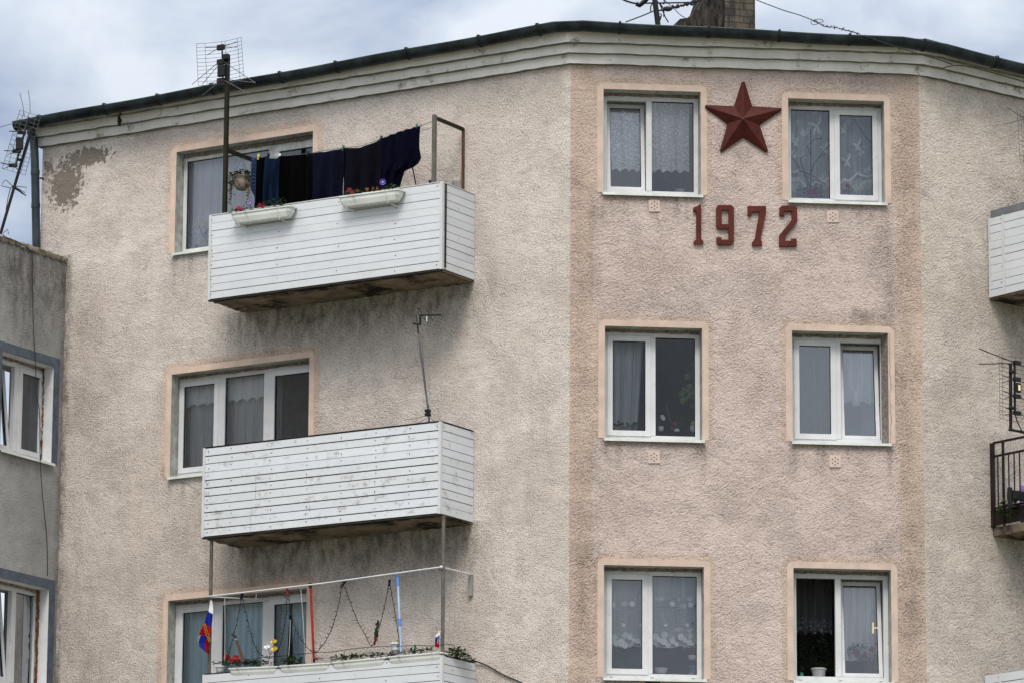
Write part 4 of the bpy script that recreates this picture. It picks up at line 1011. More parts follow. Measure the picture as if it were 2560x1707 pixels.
N1 = {'1': [[(893, 1138), (893, 1360), (907, 1373), (907, 1392), (845, 1392), (845, 1375), (862, 1362), (862, 1184), (843, 1187), (843, 1165)]],
 '9': [[(1000, 1147), (1085, 1147), (1100, 1162), (1100, 1380), (1085, 1397), (1002, 1397), (990, 1385), (990, 1350), (1022, 1350), (1022, 1365), (1066, 1365), (1066, 1297), (1002, 1297), (988, 1284), (988, 1162)], [(1022, 1178), (1022, 1266), (1066, 1266), (1066, 1178)]],
 '7': [[(1187, 1152), (1303, 1152), (1303, 1190), (1268, 1362), (1278, 1378), (1278, 1403), (1215, 1403), (1215, 1380), (1232, 1362), (1262, 1190), (1215, 1190), (1210, 1215), (1187, 1215)]],
 '2': [[(1402, 1150), (1485, 1150), (1500, 1165), (1500, 1250), (1425, 1345), (1425, 1372), (1462, 1372), (1462, 1358), (1497, 1358), (1497, 1407), (1386, 1407), (1386, 1338), (1465, 1240), (1465, 1185), (1420, 1185), (1420, 1215), (1388, 1215), (1388, 1165)]]}
for ch in '1972':
    m = MB(); m.prism([[c6(x, y, .035)[::2] for x, y in l] for l in N1[ch]], .004, .038)
    m.build('numeral', M['digit'], FC, YS, bevel=.004)

# ------------------------------------------------------------------ curtains
CUR = []
def curtain(F, mat, u0, u1, z0, z1, w_, label, folds=7, amp=.018, scal=0, nsc=8, gather=None, group='curtains behind the panes', cat='curtain', nu=90, nv=26, extra=None):
    rs = random.Random(int(abs(u0) * 1000 + z0 * 10)); ph = rs.uniform(0, 6); f2 = folds * rs.uniform(1.6, 2.3)
    def fn(a, b):
        g_ = gather(b) if gather else (0, 1)
        aa = g_[0] + (g_[1] - g_[0]) * a
        z = z0 + (z1 - z0) * b
        if scal: z += (1 - b) * scal * abs(math.sin(a * nsc * math.pi))
        return (u0 + (u1 - u0) * aa, w_ + amp * math.sin(a * folds * 6.283 + ph + .5 * b) + amp * .4 * math.sin(a * f2 * 6.283 + ph * 2), z)
    mb = MB(); mb.sheet(nu, nv, fn)
    if extra: extra(mb)
    return mb.build('curtain' if cat == 'curtain' else cat, [M[mat], M['lace']], F, base=((u0 + u1) / 2, w_, z0), recalc=False, label=label, cat=cat, group=group)
def cz(F, x, y, w_): return F.at(x, y, w_)
o = OC['W1']; zb_ = FC.at(1620, 432, -.42)[2]
curtain(FC, 'cu_scroll', FC.at(1517, 350, -.42)[0], FC.at(1722, 350, -.42)[0], zb_, o[3] - .02, -.42, 'white scroll pattern lace curtain in top window left of the star', 5, .02, .035, 9, lambda b: (.06 * (1 - b), 1))
def butterflies(mb):
    def q(x, y): return FC.at(1950 + x / 5.228, 220 + y / 5.228, -.425)
    def wing(x, y, dx, dy, w_):
        n_ = math.hypot(dx, dy); px, py = -dy / n_ * w_, dx / n_ * w_
        mb.tube([q(x, y), q(x + dx * .5 + px, y + dy * .5 + py), q(x + dx, y + dy), q(x + dx * .5 - px, y + dy * .5 - py), q(x, y)], .0045, 4, 1)
        mb.add([q(x, y), q(x + dx * .5 + px * .7, y + dy * .5 + py * .7), q(x + dx, y + dy), q(x + dx * .5 - px * .2, y + dy * .5 - py * .2)], [(0, 1, 2, 3)], 1)
    for x, y, s in ((485, 505, 1.25), (830, 545, .75), (590, 800, .7), (1020, 760, .8), (880, 960, .9), (210, 720, .6)):
        for dx, dy, w_ in ((40, -130, 26), (-110, -40, 18), (-40, 90, 22), (45, 95, 22)): wing(x, y, dx * s, dy * s, w_ * s)
    for x0, x1, y0, sag in ((105, 240, 1075, 15), (640, 860, 1180, 60), (815, 1010, 1190, 50), (1020, 1260, 1110, 40), (420, 640, 1160, 70)):
        for w_ in (0, 12, 24): mb.tube([q(x0 + (x1 - x0) * a, y0 + w_ + sag * math.sin(a * math.pi) - 90 * (a if x0 in (815,) else 0)) for a in np.linspace(0, 1, 9)], .005, 4, 1)
    for x in list(range(130, 250, 26)) + list(range(560, 660, 22)) + list(range(830, 1250, 24)): mb.tube([q(x, 1200 + 8 * math.sin(x)), q(x + 2, 1330)], .0035, 4, 1)
o = OC['W2']
curtain(FC, 'cu_motif', o[0] + .02, o[1] - .02, o[2] + .02, o[3] - .02, -.46, 'white butterfly motif net curtain in top window right of the star', 9, .024, extra=butterflies)
o = OC['W3']
curtain(FC, 'cu_dim', FC.at(1522, 1000, -.36)[0], FC.at(1609, 1000, -.36)[0], o[2] + .06, o[3] - .02, -.36, 'dim grey net curtain tied aside in dark middle window', 4, .022, 0, 8, lambda b: (.02, .80 + .2 * (b ** .8)))
o = OC['W4']
curtain(FC, 'cu_teal', o[0] + .03, (o[0] + o[1]) / 2, o[2] + .02, o[3] - .02, -.50, 'greenish plain voile in left half of broken-jamb window', 7, .02)
curtain(FC, 'cu_plain', (o[0] + o[1]) / 2 + .02, o[1] - .02, o[2] + .55, o[3] - .02, -.46, 'pale net curtain behind the tilted sash of broken-jamb window', 6, .022, .03, 4)
o = OC['W5']; zb_ = FC.at(1620, 1619, -.36)[2]
def daisies(mb):
    rs = random.Random(2)
    def q(x, y): return FC.at(1490 + x / 4.945, 1390 + y / 4.945, -.335)
    for k in range(11):
        x = 200 + k * 106; y = 1035 + 38 * math.sin(k * 2.2); r = rs.uniform(.034, .052)
        if 600 < x < 700: continue
        for t in range(2): mb.blossom(q(x + t * 50, y + t * 38), r * (1 - .25 * t), 9, 1, 1, (.1, 1, .1))
    for x, y in ((205, 600), (445, 590), (940, 590), (1165, 600)): mb.blossom(q(x, y), .036, 8, 1, 1, (.1, 1, .1)); 
    for x, y in ((340, 850), (555, 850), (860, 850), (1125, 850)): mb.blossom(q(x, y), .026, 7, 1, None, (.1, 1, .1))
    for x0, x1, y in ((180, 300, 655), (380, 480, 690), (735, 860, 610), (735, 830, 650), (985, 1090, 615), (985, 1060, 650), (300, 350, 905), (800, 900, 905), (1070, 1140, 905)):
        mb.tube([q(x0, y), q((x0 + x1) / 2, y - 6), q(x1, y)], .003, 4, 1)
    hem = [q(x, 1095 + 22 * abs(math.sin((x - 180) / 90))) for x in range(180, 560, 14)]; mb.tube(hem, .0045, 4, 1)
    hem = [q(x, 1095 + 32 * abs(math.sin((x - 740) / 100))) for x in range(740, 1220, 14)]; mb.tube(hem, .0045, 4, 1)
curtain(FC, 'cu_floral', o[0] + .03, o[1] - .02, zb_, o[3] - .02, -.36, 'white floral lace curtain with scalloped hem in lowest window', 6, .012, .05, 7, nu=140, extra=daisies)
o = OC['W6']
curtain(FC, 'cu_faint', o[0] + .03, (o[0] + o[1]) / 2 - .02, o[2] + .62, o[3] - .02, -.62, 'dark folded net curtain behind the open black window half', 6, .03, .04, 5)
curtain(FC, 'drape', o[0] + .0, (o[0] + o[1]) / 2 + .02, o[2] - .1, o[3] + .05, -.80, 'added black sheet that keeps the open window half dark', 4, .03)  # sheet added behind the opening so the room there stays black
curtain(FC, 'cu_dim', (o[0] + o[1]) / 2 + .01, o[1] - .02, o[2] + .3, o[3] - .02, -.44, 'grey net curtain above red geraniums in lowest right window', 5, .02)
o = OL['L1']
curtain(FL, 'cu_border', FL.at(466, 480, -.30)[0], FL.at(672, 480, -.30)[0], o[2] + .1, o[3] - .03, -.30, 'long pale lace curtain behind the old wooden window', 10, .022, .03, 12)
curtain(FL, 'drape', FL.at(738, 350, -.34)[0], FL.at(750, 350, -.34)[0], 13.5, o[3] - .04, -.34, 'narrow dark drape in the top balcony door', 2, .012)
o = OL['L2']
zv = FL.at(560, 1012, -.3)[2]
curtain(FL, 'cu_plain', FL.at(450, 1000, -.30)[0], FL.at(672, 1000, -.30)[0], zv, o[3] - .03, -.27, 'short white valance across the middle balcony window', 9, .02, .05, 9)
curtain(FL, 'cu_dim', FL.at(450, 1000, -.36)[0], FL.at(668, 1000, -.36)[0], o[2] + .02, zv + .12, -.34, 'long pale net curtain below the valance in middle balcony window', 10, .022)
curtain(FL, 'cu_dim', FL.at(690, 1000, -.36)[0], FL.at(706, 1000, -.36)[0], 10.7, o[3] - .03, -.36, 'narrow net curtain edge in the middle balcony door', 2, .012)
o = OL['L3']
curtain(FL, 'cu_blue', FL.at(462, 1600, -.3)[0], FL.at(534, 1600, -.3)[0], o[2] + .02, o[3] - .03, -.30, 'pale blue voile behind the flag', 4, .02)
curtain(FL, 'cu_blue', FL.at(556, 1600, -.3)[0], FL.at(662, 1600, -.3)[0], o[2] + .02, o[3] - .03, -.30, 'pale blue voile in the centre pane above the geraniums', 7, .02)
curtain(FL, 'cu_blue', FL.at(690, 1600, -.36)[0], FL.at(728, 1600, -.36)[0], 7.9, o[3] - .03, -.34, 'blue voile drawn left in the lowest balcony door', 4, .02, gather=lambda b: (0, .42 + .58 * b))
curtain(FL, 'cu_blue', FL.at(731, 1600, -.36)[0], FL.at(775, 1600, -.36)[0], 7.9, o[3] - .03, -.34, 'blue voile drawn right in the lowest balcony door', 4, .02, gather=lambda b: (.22 * (1 - b), 1))
u = (FL.at(690, 1538, -.38)[0], FL.at(770, 1538, -.38)[0]); zq = FL.at(735, 1541, -.38)[2]
m = MB(); m.tube([(u[0], -.40, zq), (u[1], -.40, zq)], .014, 8); m.tube([((u[0] + u[1]) / 2, -.40, zq - .02), ((u[0] + u[1]) / 2, -.40, zq + .3)], .022, 8); m.build('dark_cross', M['black'], FL, base=(u[0], -.4, zq), label='black cross standing in for a dark mark in the lowest balcony door glass', cat='bar')  # black tubes standing in for a dark mark in the door glass
curtain(FG, 'cu_dim', gpx(66, 1000), gpx(90, 1000), G1[2] + .03, G1[3] - .05, -.36, 'dark grey curtain in the upper grey building window', 3, .015)
curtain(FG, 'cu_teal', gpx(38, 1600), gpx(96, 1600), G2[2] + .03, G2[3] - .04, -.32, 'greenish blind in the lower grey building window', 1, .004, cat='blind', group=None)

# ------------------------------------------------------------------ laundry on the top balcony
def Lw(px): return .42 + .17 * (px - 630) / 425
top = [(628, 396), (640, 393), (662, 392), (700, 391), (740, 387), (770, 385), (800, 379), (857, 371), (900, 366), (925, 358), (952, 348), (985, 337), (1020, 325), (1050, 316), (1083, 303)]
def topy(px):
    for (a, b), (c, d) in zip(top[:-1], top[1:]):
        if px <= c: return b + (d - b) * (px - a) / (c - a)
    return top[-1][1]
def LP(px, py): return FL.at(px, py, Lw(px))
pts = [LP(x, y) for x, y in top]; a = FL.at(1083, 303, .62)
arm = LP(628, 396)
cable('clothesline', 'thin line carrying dark laundry across the top balcony', pts, .0035, FL, 'clothesline', 'wire', 'clotheslines on the top balcony')
cable('clothesline', 'empty second line behind the dark laundry, nearer the wall', [FL.at(640, 399, .2), FL.at(860, 377, .25), FL.at(1000, 348, .3), FL.at(1100, 311, .32)], .003, FL, 'clothesline', 'wire', 'clotheslines on the top balcony')
def garment(name, label, mat, x0, x1, bot, folds, amp, seed, dw=0., cat='laundry', sagtop=2):
    """hung between pegs at photo columns x0..x1 (on the line's own plane); bot = lower outline"""
    rs = random.Random(seed); ph = rs.uniform(0, 6)
    def by(x):
        for (a, b), (c, d) in zip(bot[:-1], bot[1:]):
            if x <= c: return b + (d - b) * (x - a) / max(1e-6, (c - a))
        return bot[-1][1]
    def fn(a, b):
        x = x0 + (x1 - x0) * a; yt = topy(x) + sagtop * math.sin(a * math.pi); yb = by(x); y = yb + (yt - yb) * b
        u, w_, z = FL.at(x, y, Lw(x) + dw)
        f = (1 - b) ** .7
        return (u, w_ + amp * (.25 + f) * math.sin(a * folds * 6.283 + ph + .9 * (1 - b)) + amp * .5 * f * math.sin(a * folds * 14 + ph), z)
    mb = MB(); nu = max(14, int((x1 - x0) / 2.4)); mb.sheet(nu, 24, fn)
    x = (x0 + x1) / 2; bs = FL.at(x, by(x), Lw(x))
    return mb.build(name, M[mat], FL, base=bs, recalc=False, label=label, cat=cat, group='laundry on the top balcony', solid=.006)
low = lambda x: 536 - (x - 526) * .141 + 14
garment('checked_shirt', 'narrow blue checked shirt at the left end of laundry', 'c_check', 630, 642, [(630, 470), (636, 505), (642, 512)], 1, .02, 1)
garment('black_trousers', 'black trousers hanging between checked shirt and blue jeans', 'c_black', 639, 670, [(641, low(641)), (668, low(668))], 1.5, .03, 2, -.02)
garment('blue_jeans', 'faded blue jeans hanging with twisted legs', 'c_blue', 665, 701, [(665, 525), (682, 516), (690, 522), (701, 522)], 2.0, .05, 3, .03, sagtop=6)
garment('black_jacket', 'wide black jacket hanging right of the blue jeans', 'c_black', 697, 779, [(697, low(697)), (779, low(779))], 2, .035, 4, -.01)
garment('navy_sheet', 'navy cloth with sagging folds in middle of laundry', 'c_navy', 773, 862, [(773, low(773)), (862, low(862))], 2.5, .03, 5, .01, sagtop=3)
garment('charcoal_sheet', 'charcoal cloth with soft folds left of the navy shirt', 'c_char', 855, 958, [(855, low(855)), (958, low(958))], 2.5, .035, 6, 0, sagtop=4)
# shirt: right outline with a sleeve
def shirt():
    rt = [(316, 1050), (340, 1049.5), (372, 1050.5), (397, 1056), (409, 1050), (416, 1044), (421, 1030), (428, 1016), (445, 1010), (472, 1003), (500, 995)]
    def rx(y):
        for (a, b), (c, d) in zip(rt[:-1], rt[1:]):
            if y <= c: return b + (d - b) * (y - a) / (c - a)
        return rt[-1][1]
    def fn(a, b):
        t = 1 - b; y0 = 349 + (316 - 349) * a; 
        yR = 316 + (500 - 316) * t; yL = 349 + (498 - 349) * t
        xr = rx(yR); x = 952 + (xr - 952) * a; y = yL + (yR - yL) * a
        y += -3.0 * math.sin(a * math.pi) * (1 - t)
        u, w_, z = FL.at(x, y, Lw(x) + .01)
        return (u, w_ + .03 * t ** .7 * math.sin(a * 13 + 1) + .012 * math.sin(a * 31 + t * 4), z)
    mb = MB(); mb.sheet(44, 40, fn)
    return mb.build('navy_shirt', M['c_navy2'], FL, base=FL.at(985, 480, Lw(985)), recalc=False, label='dark navy shirt with one sleeve at the right end of laundry', cat='laundry', group='laundry on the top balcony', solid=.006)
shirt()
for i, (px, lab, mt) in enumerate(((646, 'pale clothes peg between checked shirt and black trousers', 'yellowfl'), (671, 'dark clothes peg over the left leg of the blue jeans', 'c_navy'), (699, 'small white clothes peg at right edge of the blue jeans', 'white'), (770, 'black clothes peg where jacket meets navy cloth', 'black'), (858, 'dark green clothes peg between navy and charcoal cloths', 'greenp'), (953, 'dark clothes peg between charcoal cloth and navy shirt', 'black'), (1042, 'green clothes peg at the right tip of the navy shirt', 'greenp'))):
    c = FL.at(px, topy(px), Lw(px)); m = MB()
    for s in (-1, 1): m.box(c[0] - .006, c[0] + .006, c[1] + s * .004, c[1] + s * .012, c[2] - .035, c[2] + .035, 0, lambda p, s=s, c=c: (p[0] + (p[2] - c[2]) * .15, p[1] + s * max(0, p[2] - c[2]) * .2, p[2]))
    m.tube([(c[0] - .008, c[1], c[2]), (c[0] + .008, c[1], c[2])], .005, 6)
    m.build('clothes_peg', M[mt], FL, base=c, label=lab, cat='clothes peg', group='clothes pegs')
# rods and boards behind the parapet
def rod(name, label, F, p, q, r, mat, cat, tip=None, taper=None):
    mb = MB(); mb.tube([p, q], r, 8, 0)
    ms = [M[mat]]
    if tip:
        P, Q = np.array(p), np.array(q); mb.tube([P + (Q - P) * (1 - tip[0]), P + (Q - P) * 1.004], r * 1.25, 8, 1); ms.append(M[tip[1]])
    return mb.build(name, ms, F, base=tuple(p), label=label, cat=cat)
rod('thin_rod', 'thin dark rod leaning below the navy shirt sleeve', FL, FL.at(1047, 500, .5), FL.at(1031, 418, .42), .008, 'black', 'rod')
m = MB(); c = FL.at(1075, 462, .55); m.lathe((c[0], c[1], c[2] - .25), [(.03, 0), (.03, .17), (.014, .21), (.012, .27), (.017, .272), (.017, .30), (0.001, .30)], 10); m.build('dark_bottle', M['black'], FL, base=(c[0], c[1], c[2] - .25), label='neck of a dark bottle above the parapet beside grey post', cat='bottle')
for i, (x, y0, lab) in enumerate(((1132, 453, 'leftmost thin grey board leaning in the balcony corner'), (1139, 453, 'middle grey board leaning in the balcony corner'), (1147, 453, 'widest grey board leaning by the far corner post'))):
    c = FL.at(x, y0, .22); wd_ = (.012, .016, .026)[i]; m = MB(); m.box(c[0] - wd_, c[0] + wd_, .21, .235, 13.5, c[2], 0, lambda p, c=c: (p[0] + (p[2] - c[2]) * .03, p[1] + (c[2] - p[2]) * .05, p[2])); m.build('grey_board', M['greywood'], FL, base=(c[0], .22, 13.5), label=lab, cat='board', group='boards on the top balcony', bevel=.003)

# ------------------------------------------------------------------ flower troughs and plants
def trough(label, F, p, q, h, dep, group, brackets=True, hang=True, mat='trough', rim=.012):
    """p,q: front rim ends (u,w,z)"""
    L_ = q[0] - p[0]; base = ((p[0] + q[0]) / 2, p[1] - dep / 2, p[2] - h)
    t = thing('flower_trough', label, 'flower trough', F, base, group)
    def sh(v): a = (v[0] - p[0]) / L_; return (v[0], v[1], v[2] + p[2] + (q[2] - p[2]) * a)
    m = MB(); k = 10
    # tapered rounded body as stacked rings
    def ringpts(inset, z):
        u0, u1, w0, w1 = p[0] + inset, q[0] - inset, p[1] - dep + inset * .7, p[1] - inset * .7; r = .035; o_ = []
        for cx_, cy_, a0 in ((u1 - r, w1 - r, 0), (u0 + r, w1 - r, 90), (u0 + r, w0 + r, 180), (u1 - r, w0 + r, 270)):
            for j in range(4): a = R(a0 + 30 * j); o_.append(sh((cx_ + r * math.cos(a), cy_ + r * math.sin(a), z)))
        return o_
    rings = [ringpts(.075, -h), ringpts(.05, -h + .015), ringpts(.022, -h * .45), ringpts(.016, -.02), ringpts(0.004, -.018), ringpts(0, -.012), ringpts(0, 0), ringpts(.012, 0), ringpts(.02, -.03)]
    vs = [v for r_ in rings for v in r_]; n_ = 16
    fs = [(i * n_ + j, i * n_ + (j + 1) % n_, (i + 1) * n_ + (j + 1) % n_, (i + 1) * n_ + j) for i in range(len(rings) - 1) for j in range(n_)]
    fs.append(tuple(range(n_)))
    m.add(vs, fs, 0, False); b = m.build('body', M[mat], F, t, base)
    s_ = MB(); s_.add(rings[-1], [tuple(range(n_))]); s_.build('soil', M['soil'], F, t, base)
    if brackets:
        for a in (.13, .80):
            u = p[0] + L_ * a; m = MB()
            zt_ = -.02
            m.tube([sh((u, p[1] - dep * .2, -h - .012)), sh((u, p[1] - .012, -h * .75)), sh((u, p[1] + .006, -.06)), sh((u, p[1] + .008, -.035))], .006, 6)
            m.tube([sh((u, p[1] - dep * .2, -h - .012)), sh((u, p[1] - dep + .012, -h + .012)), sh((u, p[1] - dep + .002, 0.0))], .006, 6)
            m.tube([sh((u, p[1] - dep * .45, -h - .012)), sh((u + .05, p[1] - dep + .012, -h - .03))], .007, 6)
            m.build('bracket', M['trough'], F, t, base)
    return t
def plant(name, label, F, base, cat='plant', group=None, fol=(), flowers=(), stems=(), mats=None):
    mats = mats or ['green', 'green2', 'green3', 'redfl', 'pinkfl', 'purplefl', 'orangefl', 'yellowfl', 'dry', 'rosefl', 'white']
    mb = MB(); rs = random.Random(int(abs(base[0]) * 1000 + base[2] * 100))
    for (c, rad, n, L_, mi) in fol: mb.foliage(c, rad, n, L_, mi, rnd=rs)
    for (p, q) in stems: mb.tube([p, tuple((p[i] + q[i]) / 2 + rs.uniform(-.01, .01) for i in range(3)), q], .003, 4, 2)
    for (c, r, n, mi, ci) in flowers: mb.blossom(c, r, n, mi, ci, (rs.uniform(-.3, .6), 1, rs.uniform(-.2, .5)))
    return mb.build(name, [M[k] for k in mats], F, base=base, recalc=False, label=label, cat=cat, group=group)
W9 = .885
def up(p, du=0, dw=0, dz=0): return (p[0] + du, p[1] + dw, p[2] + dz)
g_ = 'flower troughs hooked on the top balcony'
tA = (FL.at(573.5, 533.5, W9), FL.at(725.5, 513, W9)); tB = (FL.at(842.5, 492, W9), FL.at(997, 471.5, W9))
trough('long white flower trough hooked below the blue jeans', FL, *tA, .135, .165, g_)
trough('long white flower trough hooked below the charcoal cloth', FL, *tB, .135, .165, g_)
fx = lambda x, y, w_=.84: FL.at(x, y, w_)
pg = 'petunias in the top balcony troughs'
plant('petunia', 'petunia with crimson bloom at left end of the left trough', FL, fx(590, 530), 'plant', pg, [(fx(592, 528), (.09, .05, .03), 40, .045, [0, 0, 1])], [(fx(597, 522), .038, 6, 4, None), (fx(603, 526), .03, 6, 4, None), (fx(592, 526), .03, 5, 4, None)])
plant('petunia', 'petunia with tiny violet bloom above the left trough', FL, fx(620, 524), 'plant', pg, [(fx(620, 522), (.06, .05, .05), 30, .035, [0, 2])], [(fx(626, 508), .028, 5, 5, 10)], [(fx(622, 524), fx(626, 509))])
plant('petunia', 'petunia with dark red blooms near middle of left trough', FL, fx(655, 519), 'plant', pg, [(fx(655, 518), (.08, .05, .03), 36, .04, [0, 2])], [(fx(650, 514), .035, 6, 4, None), (fx(661, 512), .032, 6, 4, None), (fx(656, 516), .026, 5, 3, None)])
plant('geranium', 'leafy geranium without flowers at right end of left trough', FL, fx(690, 514), 'plant', None, [(fx(688, 508), (.14, .05, .05), 60, .055, [0, 0, 2])], [], [(fx(690, 514), fx(705, 500)), (fx(685, 515), fx(676, 503))])
plant('petunia', 'petunia with bright pink blooms in the right trough', FL, fx(880, 484), 'plant', pg, [(fx(882, 482), (.11, .05, .035), 44, .045, [0, 1, 2])], [(fx(874, 477), .036, 6, 4, None), (fx(880, 481), .03, 6, 3, None), (fx(893, 477), .02, 5, 4, None)], [(fx(893, 484), fx(894, 468))])
plant('petunia', 'petunia with small orange blooms in the right trough', FL, fx(925, 477), 'plant', pg, [(fx(925, 476), (.12, .05, .03), 40, .04, [0, 2])], [(fx(918, 473), .022, 5, 6, None), (fx(933, 471), .022, 5, 6, None), (fx(944, 471), .02, 5, 6, None)])
plant('petunia', 'petunia with one tall violet bloom against dark cloth', FL, fx(955, 474), 'plant', pg, [(fx(958, 473), (.08, .05, .03), 30, .04, [0, 2])], [(fx(957, 456), .042, 8, 5, 10)], [(fx(956, 474), fx(957, 457))])
plant('petunia', 'green sprig at the right end of the right trough', FL, fx(980, 470), 'plant', pg, [(fx(979, 468), (.06, .05, .035), 34, .045, [0, 1])])
# hanging pot
uP = (Pl[0])
wq = min(np.linspace(.05, .6, 56), key=lambda w_: abs(FL.at(606, 450, w_)[0] - uP)); pc = FL.at(606, 456, wq)
za = FL.at(606, 392, wq)[2]
HP = thing('hanging_pot', 'mottled round flowerpot hanging beside the olive post', 'flowerpot', FL, (pc[0], pc[1], pc[2] - .1))
m = MB(); m.lathe((pc[0], pc[1], pc[2] - .1), [(.03, 0), (.06, .004), (.085, .03), (.108, .09), (.115, .15), (.12, .152), (.12, .165), (.108, .165), (.104, .14), (.001, .135)], 20); m.build('pot', M['potd'], FL, HP)
m = MB()
for k in range(3):
    q = 2.1 * k + .4; m.tube([(pc[0] + .115 * math.cos(q), pc[1] + .115 * math.sin(q), pc[2] + .06), (pc[0], pc[1], za)], .003, 4)
m.build('hanger', M['wire'], FL, HP)
mb = MB(); rs = random.Random(31); mats = [M['green'], M['green2'], M['dry'], M['green3']]
mb.foliage((pc[0], pc[1], pc[2] + .085), (.15, .12, .05), 260, .05, [0, 1, 2, 2, 3], rnd=rs)
mb.foliage((pc[0] - .1, pc[1] + .05, pc[2] + .02), (.07, .06, .09), 90, .045, [1, 2, 2, 0], rnd=rs)
for k in range(11):
    q = rs.uniform(2.0, 4.6) if k < 8 else rs.uniform(-.5, .5); L_ = rs.uniform(.12, .36); x0 = pc[0] + .125 * math.cos(q); y0 = pc[1] + .125 * abs(math.sin(q)) * .8
    pts = [(x0 + rs.uniform(-.012, .012) - .03 * j / 8, y0 + rs.uniform(-.01, .01), pc[2] + .06 - L_ * j / 8) for j in range(9)]
    mb.tube(pts, .002, 4, 2)
    for p in pts[1:]:
        if rs.random() < .8: mb.leaf(p, (rs.uniform(-1, 1), rs.uniform(0, 1), rs.uniform(-1, .2)), (0, 1, .3), .04, .026, rs.choice([0, 2, 3]))
mb.build('trailing_plant', mats, FL, base=(pc[0], pc[1], pc[2] + .05), recalc=False, label='trailing half-withered plant spilling from the hanging pot', cat='plant')
# inside the top window
def pot(F, px, py, w_, r, h, label, mat='potw', rings=1, zb=None, group=None):
    c = F.at(px, py, w_); z = zb if zb is not None else c[2]
    m = MB(); pr = [(.001, 0), (r * .72, 0)]
    for k in range(rings): f = (k + 1) / (rings + 1); pr += [(r * (.72 + .22 * f), h * f), (r * (.76 + .22 * f), h * f + .004)]
    pr += [(r * .94, h * .86), (r * 1.02, h * .87), (r * 1.02, h), (r * .9, h), (r * .88, h * .9), (.001, h * .9)]
    m.lathe((c[0], w_, z), pr, 18); return m.build('flowerpot', M[mat], F, base=(c[0], w_, z), label=label, cat='flowerpot', group=group), (c[0], w_, z + h)
pgp = 'pots on inner window sills'
_, tp = pot(FL, 513, 620, -.28, .062, .14, 'small white pot on the sill of the old wooden window', zb=OL['L1'][2] + .0605, group=pgp)
plant('potted_flower', 'thin plant with one yellow bloom in the old wooden window', FL, tp, 'plant', None, [(up(tp, 0, 0, .06), (.07, .05, .06), 16, .06, [0])], [(FL.at(512, 561, -.22), .028, 7, 7, None)], [(tp, FL.at(512, 563, -.22)), (tp, up(tp, -.12, 0, .22))])
pot(FL, 484, 622, -.28, .07, .09, 'low white bowl on the sill of the old wooden window', zb=OL['L1'][2] + .0605, group=pgp)

# lowest balcony: row of troughs
g3 = 'flower troughs along the lowest balcony'
xs = ((568, 692, 1669, 1663.5), (694, 823, 1663, 1655), (826, 963, 1654, 1641), (965, 1104, 1640, 1628))
labs = ('white trough of red geraniums on the lowest balcony', 'white trough between geraniums and the red pole', 'white trough just right of the red pole', 'white trough under the blue pole at balcony corner')
for (xa, xb, ya, yb), lb in zip(xs, labs):
    trough(lb, FL, FL.at(xa, ya, DEP + .03), FL.at(xb, yb, DEP + .03), .12, .17, g3, brackets=False)
pot(FL, 551, 1683, DEP - .05, .062, .085, 'small round white pot at left end of the trough row', group=g3)
fz = lambda x, y, w_=DEP - .06: FL.at(x, y, w_)
pl3 = 'green plants along the lowest balcony'
def bed(name, label, x0, x1, y0, y1, n, L_, fl=(), st=(), mi=(0, 0, 2), hh=.03, group=pl3):
    fol = []; k = max(1, int((x1 - x0) / 22))
    for i in range(k):
        a = (i + .5) / k; x = x0 + (x1 - x0) * a; y = y0 + (y1 - y0) * a
        fol.append((fz(x, y), ((x1 - x0) / k / 195 * .7, .06, hh), n // k, L_, list(mi)))
    return plant(name, label, FL, fz((x0 + x1) / 2, (y0 + y1) / 2 + 4), 'plant', group, fol, fl, st)
bed('geranium', 'red geranium with three full flower heads on lowest balcony', 566, 625, 1660, 1657, 120, .05, [(fz(567 + dx, 1645 + dy), .03, 7, 3, None) for dx, dy in ((-4, -2), (4, -3), (0, 3), (7, 2), (-2, -6))] + [(fz(588 + dx, 1648 + dy), .032, 7, 3, None) for dx, dy in ((-5, 2), (4, -5), (0, -6), (6, 1), (-8, 5), (1, 5), (10, 6))], [(fz(570, 1662), fz(567, 1646)), (fz(590, 1660), fz(588, 1648))])
bed('green_plant', 'low leafy plant right of the red geranium', 612, 662, 1657, 1655, 170, .045)
bed('green_plant', 'small green sprouts under the gold pinwheel', 672, 690, 1659, 1656, 24, .035)
bed('green_plant', 'leafy plant left of the red pole in the troughs', 706, 752, 1652, 1652, 150, .05, hh=.045)
bed('green_plant', 'thin climbing sprig just right of the red pole', 787, 800, 1648, 1646, 34, .035, st=[(fz(789, 1650), fz(789, 1622))])
bed('green_plant', 'dense low plant in the third trough with upright shoot', 832, 910, 1645, 1638, 230, .045, st=[(fz(860, 1640), fz(861, 1626))])
bed('green_plant', 'dark low plant left of the white bucket', 924, 985, 1638, 1633, 150, .045, mi=(0, 2, 2))
bed('green_plant', 'sparse plant between blue pole and small flag', 1006, 1075, 1630, 1624, 130, .045, st=[(fz(1020, 1630), fz(1019, 1620)), (fz(1056, 1627), fz(1056, 1617))])
fs_ = lambda x, y, w_=.3: FL.at(x, y, w_)
for x, y, w_, lb, n in ((1138, 1632, .42, 'tall leafy plant above the side panel of lowest balcony', 150), (1160, 1645, .24, 'round leafy plant at the wall end of the side panel', 80)):
    plant('green_plant', lb, FL, FL.at(x, y + 8, w_), 'plant', pl3, [(FL.at(x, y, w_), (.11, .10, .07), n, .06, [0, 0, 2])], [], [(FL.at(x, y + 8, w_), FL.at(x - 2, y - 12, w_))])
